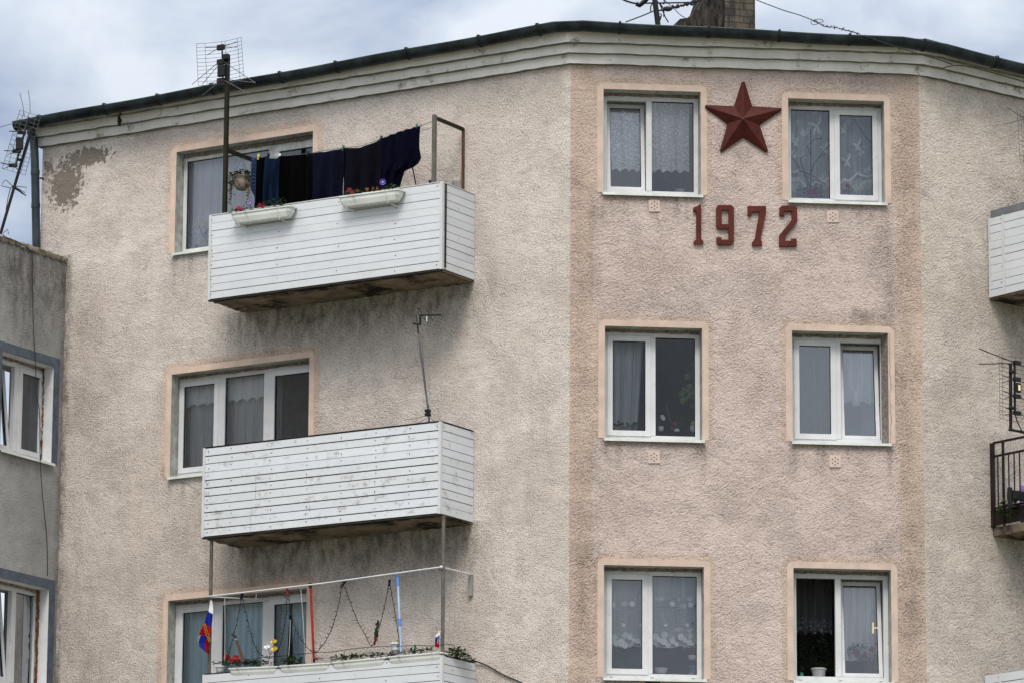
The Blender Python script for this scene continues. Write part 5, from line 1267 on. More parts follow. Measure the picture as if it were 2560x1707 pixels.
# poles and odds and ends
WP = DEP - .05
rod('red_pole', 'red broom handle with black tip standing in the troughs', FL, FL.at(785, 1655, WP), FL.at(775.7, 1457, WP), .014, 'redstick', 'broom handle', (.06, 'black'))
p, q = FL.at(1002.7, 1634, WP), FL.at(994, 1438, WP)
mb = MB(); P, Q = np.array(p), np.array(q); mb.tube([P, Q], .014, 8, 0); mb.tube([P + (Q - P) * .87, P + (Q - P) * 1.002], .019, 8, 1); mb.tube([P + (Q - P) * .36, P + (Q - P) * .45], .021, 8, 1)
mb.build('blue_pole', [M['bluestick'], M['bluetape']], FL, base=tuple(p), label='pale blue pole with blue taped bands near white bucket', cat='broom handle')
rod('wooden_stick', 'dark brown stick leaning above the red geranium', FL, FL.at(612, 1657, WP), FL.at(590, 1598, WP), .017, 'wood', 'stick', (.04, 'greywood'))
rod('black_bar', 'short black bar floating by the string lights above brown stick', FL, FL.at(579.5, 1583.5, WP + .01), FL.at(591, 1592, WP + .01), .011, 'black', 'bar')
rod('green_stake', 'short green plant stake beside the small flag', FL, FL.at(1037.5, 1632, WP), FL.at(1037.5, 1611, WP), .014, 'greenp', 'stake')
c = FL.at(990, 1634, WP - .03); m = MB(); m.lathe(c, [(.001, 0), (.045, 0), (.052, .05), (.058, .105), (.066, .107), (.066, .125), (.056, .125), (.05, .02), (.001, .02)], 20)
bk = thing('bucket', 'small white bucket hanging inside the corner trough', 'bucket', FL, c)
m.build('body', M['potw'], FL, bk, c); m = MB(); m.tube([(c[0] + .066 * math.cos(q), c[1], c[2] + .118 + .05 * math.sin(q)) for q in np.linspace(0, math.pi, 10)], .003, 5); m.build('handle', M['yellowfl'], FL, bk, c)
# pinwheels
PW = thing('pinwheel', 'gold and silver foil pinwheel flowers on red stem', 'pinwheel', FL, FL.at(670, 1650, WP))
for (x, y, k) in ((685.7, 1604, 'gold'), (688, 1621.5, 'gold'), (670, 1616, 'silver')):
    m = MB(); c = FL.at(x, y, WP + .02)
    for j in range(6): m.blossom((c[0] + .012 * math.cos(j), c[1] + .004 * j, c[2] + .012 * math.sin(j)), .03, 4, 0, None, (math.sin(j * 2.1) * .8, 1, math.cos(j * 1.7) * .8))
    m.build('foil_flower', M[k], FL, PW, recalc=False)
m = MB()
for (x, y) in ((685.7, 1606), (688, 1623), (670, 1618)): m.tube([FL.at(671, 1652, WP), FL.at(675, 1636, WP), FL.at(x, y, WP + .01)], .0035, 5)
m.build('stem', M['redstick'], FL, PW)
# ornament on the string
m = MB(); rs = random.Random(5)
for k in range(26): c = FL.at(944 - 6 * k / 25 + rs.uniform(-3, 3), 1553 + 56 * k / 25, WP); m.ball(c, rs.uniform(.008, .02), 0 if k < 19 else 1, 6, (1, .7, 1.5))
m.tube([FL.at(946, 1550, WP), FL.at(936, 1612, WP)], .004, 4, 1); m.build('garland_ornament', [M['green3'], M['redstick']], FL, base=FL.at(944, 1553, WP), label='dark dangling ornament with red ribbons beside string lights', cat='ornament')
# string lights
def p4(x, y): return FL.at(360 + x / 2.502, 1260 + y / 2.502, DEP - .04)
SL = [(425, 985), (470, 995), (520, 960), (545, 880), (580, 740), (600, 640), (612, 572), (628, 640), (650, 730), (680, 850), (720, 930), (778, 962), (830, 930), (860, 850), (885, 720), (898, 545), (915, 640), (950, 780), (1000, 870), (1062, 925), (1110, 890), (1165, 800), (1205, 680), (1225, 590), (1245, 500), (1290, 610), (1330, 715), (1380, 810), (1424, 886), (1460, 810), (1490, 700), (1515, 590), (1535, 495), (1560, 620), (1580, 740), (1600, 880)]
def bulbs(mb):
    rs = random.Random(8); P = [np.array(p4(*q)) for q in SL]
    for i in range(len(P) - 1):
        L_ = np.linalg.norm(P[i + 1] - P[i]); k = max(1, int(L_ / .045))
        for j in range(k):
            c = P[i] + (P[i + 1] - P[i]) * (j + rs.random() * .5) / k; d = np.array([rs.uniform(-1, 1), rs.uniform(.0, .6), rs.uniform(-.3, .8)]); d /= np.linalg.norm(d)
            mb.tube([c, c + d * .034], .0042, 4)
cable('string_lights', 'black string of tiny lights looped in zigzags below drying rail', [p4(*q) for q in SL], .0045, FL, 'string lights', 'cable', extra=bulbs)
for i, ((x, y), lb, mt) in enumerate((((612, 572), 'dark blue peg at the leftmost peak of string lights', 'c_blue'), ((898, 548), 'red peg holding string lights in front of the door', 'redstick'), ((1248, 498), 'black peg at string light peak over bare wall', 'black'), ((1535, 492), 'dark blue peg at string light peak beside blue pole', 'c_blue'))):
    c = p4(x, y); m = MB()
    for s in (-1, 1): m.box(c[0] - .009, c[0] + .009, c[1] + s * .004, c[1] + s * .012, c[2] - .035, c[2] + .04, 0, lambda p, s=s, c=c, i=i: (p[0] + (p[2] - c[2]) * (.3, -.2, 1.1, .1)[i], p[1], p[2]))
    m.tube([c, up(c, 0, 0, .03)], .011, 6); m.build('clothes_peg', M[mt], FL, base=c, label=lb, cat='clothes peg', group='clothes pegs')
cable('garland_wire', 'drooping wire strung along the trough tops of lowest balcony', [p4(*q) for q in ((430, 1000), (480, 985), (560, 970), (690, 966), (760, 955), (900, 945), (1062, 927), (1180, 922), (1260, 908), (1420, 892), (1560, 888), (1700, 882), (1800, 884), (1920, 876), (1945, 900))], .004, FL, 'wire')
for k, (a, b, lb) in enumerate((((505, 570), (505, 985), 'leftmost pale cord hanging from the drying rail'), ((700, 545), (700, 590), 'short pale cord left of the balcony door'), ((980, 520), (1010, 985), 'long pale cord in front of the balcony door'), ((915, 720), (905, 950), 'looped pale cord inside the balcony door opening'))):
    cable('thin_cord_line', lb, [p4(*a), p4((a[0] + b[0]) / 2 + 2, (a[1] + b[1]) / 2), p4(*b)], .003, FL, 'cord', 'pvc', 'cords on the drying rail')
for k, (x, lb) in enumerate(((1890, 'hair thin line nearest the right support post'), (1920, 'hair thin line second from the right support post'), (1950, 'hair thin line between support post and bracket'))):
    cable('thin_line', lb, [FL.at(360 + x / 2.502, 1260 + (405 + k * 8) / 2.502, .5 - .1 * k), FL.at(360 + (x - 6) / 2.502, 1260 + 640 / 2.502, .5 - .1 * k), FL.at(360 + (x - 14) / 2.502, 1260 + 860 / 2.502, .5 - .1 * k)], .0022, FL, 'line', 'greywood', 'thin lines hanging at the balcony corner')
cable('drooping_cable', 'black cable drooping rightwards from the lowest balcony corner', [FL.at(1160, 1650, .1), FL.at(1192, 1653, .03), FL.at(1225, 1667, .02), FL.at(1262, 1688, .02), FL.at(1300, 1704, .02), FL.at(1345, 1728, .02)], .009, FL)
cable('wall_wire', 'thin loose wire below the sill of middle balcony window', [FL.at(434, 1192, .02), FL.at(450, 1198, .03), FL.at(475, 1207, .02), FL.at(510, 1212, .1)], .004, FL, 'wire', 'greywood')
# flags
lf = [(1501, 530), (1526, 521), (1557, 513.7), (1586, 503), (1607, 497.5), (1618, 506), (1633, 521)]; rf = [(1501, 531.5), (1524, 533), (1560, 531), (1605, 529.5), (1633, 524)]
def ip(t, y):
    for (a, b), (c, d) in zip(t[:-1], t[1:]):
        if y <= c: return b + (d - b) * (y - a) / (c - a)
    return t[-1][1]
def ffn(a, b):
    y = 1633 - 132 * b; xl, xr = ip(lf, y), ip(rf, y); x = xl + (xr - xl) * a
    u, w_, z = FL.at(x, y, DEP + .0); return (u, w_ + .03 * math.sin(a * 7 + b * 5) * (1 - .5 * b) + .02, z)
def fcol(a, b):
    y = 1633 - 132 * b; t = y - 10 * (a - .5)
    if y > 1588 and a < .5 - (y - 1600) * .006: return 1 if a > .12 or y > 1612 else 3
    return 0 if t < 1529 else (1 if t < 1562 else 2)
FLG = thing('flag', 'white blue and red flag with gold lettering hung from balcony post', 'flag', FL, FL.at(526, 1633, DEP))
mb = MB(); mb.sheet(40, 90, ffn, fcol); mb.build('flag_cloth', [M['f_white'], M['f_blue'], M['f_red'], M['greywood']], FL, FLG, recalc=False, solid=.002)
fc = bpy.data.curves.new('lettering', 'FONT'); fc.body = 'РОССИЯ'; fc.size = .056; fc.extrude = .0015; fc.materials.append(M['yellow_text']); fc.align_x = 'CENTER'; fc.align_y = 'CENTER'
c = FL.at(516.5, 1581, DEP + .07)
link('lettering', fc, FL.mat(*c) @ Matrix.Rotation(R(-62), 4, 'Y') .inverted().inverted() @ Matrix.Rotation(R(0), 4, 'Z') @ Matrix.Rotation(R(90), 4, 'X') @ Matrix.Rotation(0, 4, 'Z'), FLG)
tx = bpy.data.objects['lettering']
LM = FL.mat(*c) @ Matrix.Rotation(R(68), 4, 'Y') @ Matrix.Rotation(R(90), 4, 'X')
tx.matrix_basis = WM[FLG.name].inverted() @ LM
bpy.context.view_layer.update()
lm = bpy.data.meshes.new_from_object(tx.evaluated_get(bpy.context.evaluated_depsgraph_get())); lm.name = 'lettering'
bpy.data.objects.remove(tx); lo = link('lettering', lm, LM, FLG)
SFG = thing('small_flag', 'tiny white blue and red flag on white stick at balcony corner', 'flag', FL, FL.at(1093, 1628, WP))
m = MB(); m.tube([FL.at(1093, 1630, WP), FL.at(1097, 1568, WP)], .004, 6); m.build('stick', M['pvc'], FL, SFG)
mb = MB(); mb.sheet(10, 24, lambda a, b: tuple(np.array(FL.at(1090.5 + 10 * a - 3 * (1 - b) + (0 if b < .95 else 2), 1617 - 36 * b - 6 * a * b, WP + .012)) + np.array([0, .012 * math.sin(a * 6 + b * 4), 0])), lambda a, b: 0 if b > .72 else (1 if b > .36 or (a < .35 and b < .15) else 2)); mb.build('flag_cloth', [M['f_white'], M['f_blue'], M['f_red']], FL, SFG, recalc=False)

# ------------------------------------------------------------------ plants and things behind the panes
zs3 = OC['W3'][2] + .0605; zs1 = OC['W1'][2] + .0605; zs2 = OC['W2'][2] + .0605; zs4 = OC['W4'][2] + .0605; zs5 = OC['W5'][2] + .0605; zs6 = OC['W6'][2] + .0605
_, tp = pot(FC, 1700, 473, -.33, .062, .075, 'white pot at right end of the sill left of the star', zb=zs1, group=pgp)
plant('bushy_plant', 'dim bushy houseplant under the scroll lace curtain', FC, tp, 'plant', None, [(up(tp, -.05, 0, .10), (.20, .05, .10), 130, .05, [0, 2])])
plant('violet_plant', 'small violet houseplant low behind the butterfly curtain', FC, FC.at(2033, 488, -.34), 'plant', None, [(FC.at(2030, 478, -.35), (.16, .05, .08), 90, .05, [2, 0])], [(FC.at(2028 + dx, 482 + dy, -.3), .03, 6, 9, None) for dx, dy in ((-6, 0), (4, -2), (10, 2))])
plant('pink_flower', 'single pink bloom low in the right sash by the star', FC, FC.at(2120, 476, -.34), 'plant', None, [(FC.at(2120, 476, -.35), (.05, .04, .04), 14, .04, [2])], [(FC.at(2119, 466, -.32), .03, 6, 4, None)])
# ivy
mb = MB(); rs = random.Random(12)
def f3(x, y): return FC.at(1490 + x / 4.752, 790 + y / 4.752, -.30)
iv = [(1190, 380), (1170, 560), (1120, 660), (1170, 710), (1110, 800), (1060, 850), (1020, 890), (1150, 890), (1120, 930), (1060, 960), (1040, 980), (1190, 640), (1175, 840), (1080, 690), (1140, 1030), (1185, 750), (1185, 930)]
mb.tube([f3(1200, 330), f3(1180, 560), f3(1150, 800), f3(1130, 1000)], .004, 5, 2)
for x, y in iv:
    for _ in range(2):
        c = f3(x + rs.uniform(-14, 14), y + rs.uniform(-14, 14)); d = (rs.uniform(-.7, .5), .25, -1)
        for a in (-.6, 0, .6): mb.leaf(c, (d[0] + a, d[1], d[2] + abs(a) * .5), (0, 1, .2), .075 if a == 0 else .055, .042, rs.choice([0, 1, 1]))
mb.build('ivy_vine', [M['green'], M['green2'], M['green3']], FC, base=f3(1130, 1000), recalc=False, label='ivy vine with yellow-green leaves behind the dark middle window', cat='plant')
plant('rose', 'violet rose bloom behind the dark middle window', FC, f3(930, 1370), 'plant', None, [(f3(920, 1310), (.08, .04, .07), 26, .05, [2, 0])], [(up(f3(935, 1285), 0, .01 * k, 0), .042 - .007 * k, 6, 9, None) for k in range(4)] + [(f3(915, 1325), .03, 6, 9, None)])
plant('withered_plant', 'brown withered plant near right end of dark window sill', FC, f3(1060, 1370), 'plant', None, [(f3(1060, 1240), (.07, .05, .08), 40, .055, [8, 8, 1]), (f3(1050, 1320), (.05, .04, .05), 18, .05, [8])], [], [(f3(1050, 1370), f3(1130, 1120))])
rod('plant_stake', 'thin pale stake leaning in the dark middle window', FC, f3(890, 1260), f3(828, 1025), .005, 'greywood', 'stake')
plant('white_flower', 'small white blossom behind left of the violet rose', FC, f3(780, 1260), 'plant', None, [], [(f3(785, 1200), .035, 6, 10, None), (f3(800, 1215), .025, 6, 10, None)], [(f3(780, 1360), f3(785, 1205))])
c = f3(1160, 1375); m = MB(); m.ball(up(c, 0, 0, .045), .05, 0, 12, (1, .8, .9)); m.ball(up(c, 0, .01, .105), .028, 0, 10); m.ball(up(c, -.02, .02, .10), .02, 1, 8); m.build('white_figurine', [M['white'], M['yellowfl']], FC, base=c, label='white rounded figurine in right corner of dark window', cat='figurine', group=None)
c = f3(960, 1368); m = MB(); m.ball(up(c, 0, 0, .016), .036, 0, 10, (1, .8, .6)); m.build('pale_shell', M['white'], FC, base=c, label='pale shell lying under the violet rose', cat='shell')
c = f3(770, 1360); m = MB(); m.lathe(c, [(.001, 0), (.03, 0), (.034, .05), (.028, .052), (.001, .03)], 12); m.build('white_cup', M['white'], FC, base=c, label='small white cup beside the mullion in dark window', cat='cup')
plant('low_plants', 'row of low seedlings along the sill under tied grey curtain', FC, FC.at(1565, 1068, -.30), 'plant', None, [(FC.at(1535 + 14 * k, 1062, -.30), (.05, .04, .035), 22, .04, [0, 2, 3] if k == 2 else [0, 2]) for k in range(6)])
# W4
def f4(x, y, w_=-.32): return FC.at(1950 + x / 4.9, 800 + y / 4.9, w_)
_, tp = pot(FC, 2016, 1072, -.32, .06, .05, 'red-brown pot in left half of broken-jamb window', 'redstick', zb=zs4, group=pgp)
mb = MB(); rs = random.Random(14)
for k in range(26):
    q = rs.uniform(-1.1, 1.2); L_ = rs.uniform(.12, .42); p = tp; 
    mb.tube([p, up(p, math.sin(q) * L_ * .4, rs.uniform(-.02, .04), L_ * .6), up(p, math.sin(q) * L_ * .9, rs.uniform(-.03, .05), L_ * math.cos(q) * .9)], .005, 4, rs.choice([0, 1]), .001)
mb.build('spiky_plant', [M['green'], M['green2']], FC, base=tp, recalc=False, label='spiky thin-leaved houseplant in broken-jamb window', cat='plant')
c = f4(930, 1050, -.42); m = MB(); m.lathe(c, [(.001, 0), (.05, 0), (.055, .1), (.045, .17), (.035, .18), (.001, .16)], 16); m.build('white_jug', M['white'], FC, base=c, label='white jug behind the tilted sash of broken-jamb window', cat='jug')
# W5
def f5(x, y, w_=-.31): return FC.at(1490 + x / 4.945, 1390 + y / 4.945, w_)
_, tp = pot(FC, 1530, 1660, -.30, .05, .05, 'low pot at left end of the floral lace window', zb=zs5, group=pgp)
plant('sprouting_plant', 'thin sprouting houseplant below the floral lace hem', FC, tp, 'plant', None, [(up(tp, .0, 0, .10), (.10, .05, .10), 40, .045, [0, 1])], [], [(tp, up(tp, .12, 0, .24)), (tp, up(tp, -.05, 0, .16))])
for x, y, r, h, lb, mt in ((800, 1390, .085, .10, 'wide white dish beside the mullion under floral lace', 'potw'), (1190, 1390, .05, .05, 'small pale cup near right corner under floral lace', 'potw'), (960, 1392, .09, .03, 'flat white saucer at middle of floral lace sill', 'white')):
    c = f5(x, y); m = MB(); m.lathe((c[0], -.31, zs5), [(.001, 0), (r * .6, 0), (r, h), (r * .95, h), (.001, h * .4)], 18); m.build('dish', M[mt], FC, base=(c[0], -.31, zs5), label=lb, cat='dish', group='crockery on the floral lace sill')
_, tp = pot(FC, 1734, 1680, -.30, .05, .13, 'blue and white pot in right corner of floral lace window', 'bluep', zb=zs5, group=pgp)
c = f5(1200, 1280); m = MB(); m.lathe(c, [(.001, 0), (.05, 0), (.062, .05), (.055, .05), (.001, .02)], 16); m.build('white_bowl', M['white'], FC, base=c, label='white bowl hanging above the blue pot under floral lace', cat='bowl')
mb = MB(); rs = random.Random(15)
mb.foliage(f5(1225, 1150), (.035, .04, .06), 60, .045, 0, rnd=rs); mb.foliage(f5(1230, 840), (.02, .03, .05), 24, .04, 0, rnd=rs); mb.foliage(f5(1235, 630), (.018, .03, .03), 14, .035, 0, rnd=rs); mb.foliage(f5(1200, 1330), (.04, .03, .03), 24, .04, 0, rnd=rs)
mb.tube([f5(1235, 1330), f5(1240, 1100), f5(1238, 840), f5(1240, 600)], .004, 5, 0); mb.build('climbing_plant', M['green3'], FC, base=f5(1235, 1330), recalc=False, label='dark climbing plant at right edge of floral lace window', cat='plant')
# W6
_, tp = pot(FC, 2047, 1680, -.31, .088, .125, 'ribbed white pot standing in the open black window half', 'potg', rings=4, zb=zs6, group=pgp)
plant('dark_houseplant', 'dark dense houseplant filling the open black window half', FC, tp, 'plant', None, [(up(tp, .0, -.16, .18), (.26, .08, .22), 420, .07, [2])])
for x, mt, lb in ((1989, 'bluep', 'small blue jar at left of the open window half'), (2004, 'greenp', 'small green jar at left of the ribbed white pot')):
    c = FC.at(x, 1672, -.32); m = MB(); m.lathe((c[0], -.32, zs6), [(.001, 0), (.022, 0), (.024, .05), (.016, .06), (.018, .062), (.018, .075), (.001, .075)], 12); m.build('jar', M[mt], FC, base=(c[0], -.32, zs6), label=lb, cat='jar', group='jars in the open window')
def f6(x, y, w_=-.36): return FC.at(1960 + x / 4.945, 1390 + y / 4.945, w_)
plant('red_geranium', 'red geranium behind the tilted sash of lowest right window', FC, (f6(1000, 1380)[0], -.36, zs6), 'plant', None, [(f6(920, 1120), (.11, .06, .05), 90, .045, [2, 0]), (f6(1060, 1280), (.15, .06, .08), 150, .05, [0, 2]), (f6(850, 1190), (.05, .05, .06), 40, .045, [0, 2])], [(f6(897 + dx, 1200 + dy), .028, 6, 3, None) for dx, dy in ((-16, -8), (12, -14), (0, 14), (18, 10), (-10, 18))] + [(f6(1085 + dx, 1150 + dy), .028, 6, 3, None) for dx, dy in ((-18, 6), (14, -8), (0, -14), (10, 14))] + [(f6(1143, 1075), .026, 6, 3, None), (f6(1135, 1085), .02, 6, 3, None), (f6(1000, 1200), .03, 6, 3, None), (f6(985, 1225), .025, 6, 3, None)])

# ------------------------------------------------------------------ aerials
def grid(mb, tl, tr, bl_, br_, nh, vfr, r=.003, bow=.0, mi=0):
    tl, tr, bl_, br_ = [np.array(p, float) for p in (tl, tr, bl_, br_)]
    def pt(a, b): q = (tl * (1 - a) + tr * a) * (1 - b) + (bl_ * (1 - a) + br_ * a) * b; return q + np.array([0, bow * (2 * a - 1) ** 2, 0])
    for k in range(nh): mb.tube([pt(a, k / (nh - 1)) for a in (0, .16, .33, .5, .67, .84, 1)], r, 4, mi)
    for a in vfr: mb.tube([pt(a, 0), pt(a, .5), pt(a, 1)], r * 1.2, 4, mi)
def s3(x, y): return (480 + x / 9.8, 80 + y / 9.8)
wA = DEP - .02
def pA(x, y, w_=wA): return FL.at(*s3(x, y), w_)
AN = thing('grid_aerial', 'grid reflector TV aerial on olive post above the top balcony', 'aerial', FL, pA(830, 1190))
m = MB(); grid(m, pA(175, 325, .5), pA(1275, 165, .5), pA(225, 1350, .5), pA(1345, 1190, .5), 12, (0, .16, .5, .58, .89, 1), .0026, .06); m.build('grid_reflector', M['wire'], FL, AN)
m = MB(); m.tube([pA(738, 380), pA(745, 800), pA(762, 1200)], .011, 6)
for y, s in ((380, 1), (735, 1), (1195, 1)): c = pA(715, y); m.box(c[0] - .055, c[0] + .045, c[1] - .02, c[1] + .02, c[2] - .035, c[2] + .03)
m.build('boom', M['black'], FL, AN, bevel=.004)
m = MB(); c = pA(725, 955); m.box(c[0] - .05, c[0] + .05, c[1] - .025, c[1] + .025, c[2] - .075, c[2] + .07); c2 = pA(815, 600); m.box(c2[0] - .04, c2[0] + .04, c2[1] - .05, c2[1] + .01, c2[2] - .04, c2[2] + .03); m.build('junction_box', M['black'], FL, AN, bevel=.01)
for a, b in (((660, 400), (370, 575)), ((650, 385), (335, 388)), ((770, 365), (1095, 248)), ((770, 382), (1100, 378)), ((650, 750), (0, 1295)), ((690, 770), (250, 1290)), ((800, 755), (1560, 1260)), ((700, 1190), (400, 1285)), ((800, 1200), (1390, 1520)), ((900, 1175), (1560, 1255)), ((690, 1215), (250, 1560))):
    m = MB(); m.tube([pA(*a, wA + .01), pA(*b, wA + .06)], .0042, 5); m.build('dipole', M['wire'] if a[1] > 500 else M['black'], FL, AN)
# aerial on the leaning mast at far left
YM = 54.2
def s4(x, y, dy=0): return wpt(x / 3.733, 200 + y / 3.733, YM + dy)
AL = thing('leaning_aerial', 'leaning dark TV mast with grid and loop aerials at far left', 'aerial', WLD, s4(8, 1430))
m = MB(); m.tube([s4(4, 1440), s4(295, 450)], .019, 8); m.build('mast', M['black'], WLD, AL)
m = MB(); m.tube([s4(270, 350, -.1), s4(145, 805, -.1)], .011, 6); m.tube([s4(165, 745, -.1), s4(195, 748, 0)], .018, 6); m.build('boom', M['black'], WLD, AL)
m = MB(); grid(m, s4(185, 285, .12), s4(378, 345, .12), s4(20, 830, .12), s4(235, 890, .12), 15, (0, .2, .45, .8, 1), .0026); m.build('grid_reflector', M['wire'], WLD, AL)
m = MB()
for x, y in ((205, 492), (160, 668), (125, 800)): c = s4(x, y, -.12); m.box(c[0] - .055, c[0] + .05, c[1] - .02, c[1] + .02, c[2] - .022, c[2] + .022)
c = s4(183, 597, -.12); m.box(c[0] - .045, c[0] + .045, c[1] - .03, c[1] + .03, c[2] - .075, c[2] + .075); m.build('junction_box', M['black'], WLD, AL, bevel=.006)
for a, b in (((205, 492), (85, 480)), ((205, 492), (165, 440)), ((215, 500), (260, 550)), ((205, 492), (130, 515)), ((160, 668), (38, 662)), ((160, 668), (95, 600)), ((165, 670), (215, 730)), ((160, 668), (68, 703)), ((125, 800), (5, 775)), ((130, 805), (190, 865)), ((120, 800), (25, 832))):
    m = MB(); m.tube([s4(*a, -.13), s4(*b, -.2)], .0065 if b[0] < 90 and b[1] in (480, 662, 775) else .004, 5); m.build('dipole', M['black'], WLD, AL)
m = MB()
for a, b in (((185, 125), (228, 345)), ((263, 100), (282, 310))): m.tube([s4(*a), s4((a[0] + b[0]) / 2 + 6, (a[1] + b[1]) / 2), s4(*b)], .004, 5)
m.build('whip', M['wire'], WLD, AL)
m = MB(); m.tube([s4(*q) for q in ((125, 1000), (55, 935), (38, 945), (12, 990), (100, 1012), (125, 1000), (160, 996), (250, 1005), (235, 1055), (150, 1005))], .0045, 5); m.tube([s4(110, 998), s4(245, 1082)], .008, 5); m.tube([s4(135, 1000), s4(215, 1065)], .012, 5); m.tube([s4(98, 1010), s4(75, 1100), s4(55, 1220)], .005, 5); m.build('loop_aerial', M['black'], WLD, AL)
m = MB(); m.tube([s4(30, 1430), s4(70, 1395), s4(80, 1440)], .005, 5); m.build('guy_hook', M['black'], WLD, AL)
cable('overhead_wire', 'thin grey wire running left from the gutter end', [wpt(-60, 338, 54.8), wpt(0, 319, 54.9), wpt(20, 313, 54.9), wpt(36, 309, 55.0)], .005, WLD, 'wire', 'wire')
# small aerial on the middle balcony
def s5(x, y, w_=DEP - .05): return FL.at(1000 + x / 4.355, 740 + y / 4.355, w_)
AS = thing('pole_aerial', 'small aerial on a bent grey pole above the middle balcony', 'aerial', FL, s5(318, 1400))
m = MB(); m.tube([s5(318, 1400), s5(314, 1310), s5(300, 1180), s5(262, 900), s5(228, 640), s5(206, 420), s5(198, 400)], .0125, 8, 0, .009); m.tube([s5(236, 430), s5(262, 800), s5(300, 1150), s5(325, 1220), s5(322, 1290)], .004, 5); m.build('pole', M['wire'], FL, AS)
m = MB(); m.tube([s5(200, 410), s5(190, 305)], .012, 6); m.tube([s5(145, 300), s5(226, 311)], .010, 6); m.tube([s5(219, 305), s5(222, 212)], .014, 6); m.tube([s5(212, 212), s5(445, 208)], .009, 6); m.build('boom', M['black'], FL, AS)
m = MB()
for a, b in (((205, 130), (242, 212)), ((195, 190), (232, 240)), ((290, 150), (322, 212)), ((322, 212), (362, 278)), ((240, 212), (290, 285)), ((178, 205), (186, 290)), ((200, 130), (196, 185))): m.tube([s5(*a), s5(*b)], .0045, 5)
m.tube([s5(291, 222), s5(291, 280)], .008, 5, 1); m.build('director', [M['black'], M['pvc']], FL, AS)
m = MB(); 
for y in (1250, 1290): c = s5(303, y); m.box(c[0] - .028, c[0] + .028, c[1] - .03, c[1] + .03, c[2] - .014, c[2] + .02)
m.build('clamp', M['black'], FL, AS, bevel=.004)
for a, b in (((300, 1320), (170, 1385)), ((330, 1320), (390, 1365)), ((290, 1300), (40, 1345))):
    m = MB(); m.tube([s5(*a), s5((a[0] + b[0]) / 2, (a[1] + b[1]) / 2 + 8), s5(*b)], .003, 4); m.build('guy_wire', M['wire'], FL, AS)
# aerial at the right edge
def s6(x, y, w_=.85): return FR.at(2430 + x / 3.015, 840 + y / 3.015, w_)
AR = thing('wall_aerial', 'dark grid aerial above the black railing at right edge', 'aerial', FR, s6(290, 705))
m = MB(); m.tube([s6(290, 205), s6(292, 705)], .020, 6); m.tube([s6(280, 702), s6(392, 722), s6(520, 745)], .016, 6); m.build('mast', M['black'], FR, AR)
m = MB(); m.tube([s6(320, 190, .9), s6(323, 590, .9)], .014, 6)
for y in (200, 325, 452, 578): c = s6(338, y, .92); m.box(c[0] - .045, c[0] + .05, c[1] - .02, c[1] + .02, c[2] - .022, c[2] + .022)
for y in (268, 540): m.tube([s6(278, y, .86), s6(330, y, .9)], .02, 6)
m.build('boom', M['black'], FR, AR)
c = s6(343, 392, .93); m = MB(); m.box(c[0] - .035, c[0] + .035, c[1] - .01, c[1] + .03, c[2] - .05, c[2] + .06, 0); m.box(c[0] - .02, c[0] + .02, c[1] + .0305, c[1] + .034, c[2] - .03, c[2] + .035, 1); m.build('junction_box', [M['black'], M['brass']], FR, AR, bevel=.005)
m = MB(); grid(m, s6(180, 140, .78), s6(470, 175, .78), s6(188, 620, .78), s6(478, 660, .78), 17, (0, .11, .5, .89, 1), .0026, .05); m.build('grid_reflector', M['wire'], FR, AR)
for a, b in (((325, 200), (55, 95)), ((320, 205), (55, 208)), ((340, 200), (480, 280)), ((335, 325), (235, 345)), ((335, 325), (235, 300)), ((335, 452), (240, 415)), ((335, 452), (248, 463)), ((335, 578), (250, 590)), ((335, 578), (250, 535)), ((345, 330), (440, 370)), ((345, 455), (440, 500)), ((345, 580), (440, 620))):
    m = MB(); m.tube([s6(*a, .92), s6(*b, .98)], .0065 if b[0] < 60 else .005, 5); m.build('dipole', M['black'], FR, AR)
m = MB(); m.tube([s6(325, 590, .9), s6(345, 650, .9), s6(375, 710, .88), s6(400, 745, .86)], .007, 5); m.build('lead', M['cable'], FR, AR)
# things on the railed balcony
def s7(x, y, w_): return FR.at(2430 + x / 3.015, 840 + y / 3.015, w_)
c = s7(300, 1220, .35); m = MB(); cu = s7(215, 1130, .45); 
u0_, z1_ = FR.at(2493, 1206, .3)[0], FR.at(2500, 1206, .3)[2]
m.sheet(16, 8, lambda a, b: (ur2 + .12 + .9 * a, .35 + .03 * math.sin(a * 9), zb2 + .02 + (z1_ - zb2 - .02) * b * (1 - .06 * math.sin(a * 5)))); m.build('violet_cloth', M['violet'], FR, base=(ur2 + .5, .35, zb2), recalc=False, label='violet cloth draped behind the black railing', cat='cloth', solid=.01)
m = MB(); c = s7(287, 1220, .55); ch = thing('folded_chair', 'dark folded chair standing behind the black railing', 'chair', FR, (c[0], .55, zb2))
m.tube([s7(285, 1140, .55), s7(280, 1200, .55), s7(295, 1290, .55)], .028, 8); m.build('backrest', M['black'], FR, ch)
m = MB(); a_ = s7(300, 1150, .55); m.box(a_[0], a_[0] + .5, .53, .57, a_[2] - .12, a_[2] - .01); m.build('seat', M['black'], FR, ch, bevel=.01)
m = MB(); m.tube([s7(300, 1215, .55), (a_[0] + .02, .5, zb2)], .012, 6); m.tube([(a_[0] + .4, .55, a_[2] - .12), (a_[0] + .45, .5, zb2)], .012, 6); m.build('leg', M['black'], FR, ch)
c = s7(205, 1260, .2); plant('dark_shrub', 'dark bushy plant in the railed balcony corner', FR, (c[0], .3, zb2), 'plant', None, [(up(c, .06, .1, -.08), (.12, .12, .14), 160, .07, [2, 2, 0])])

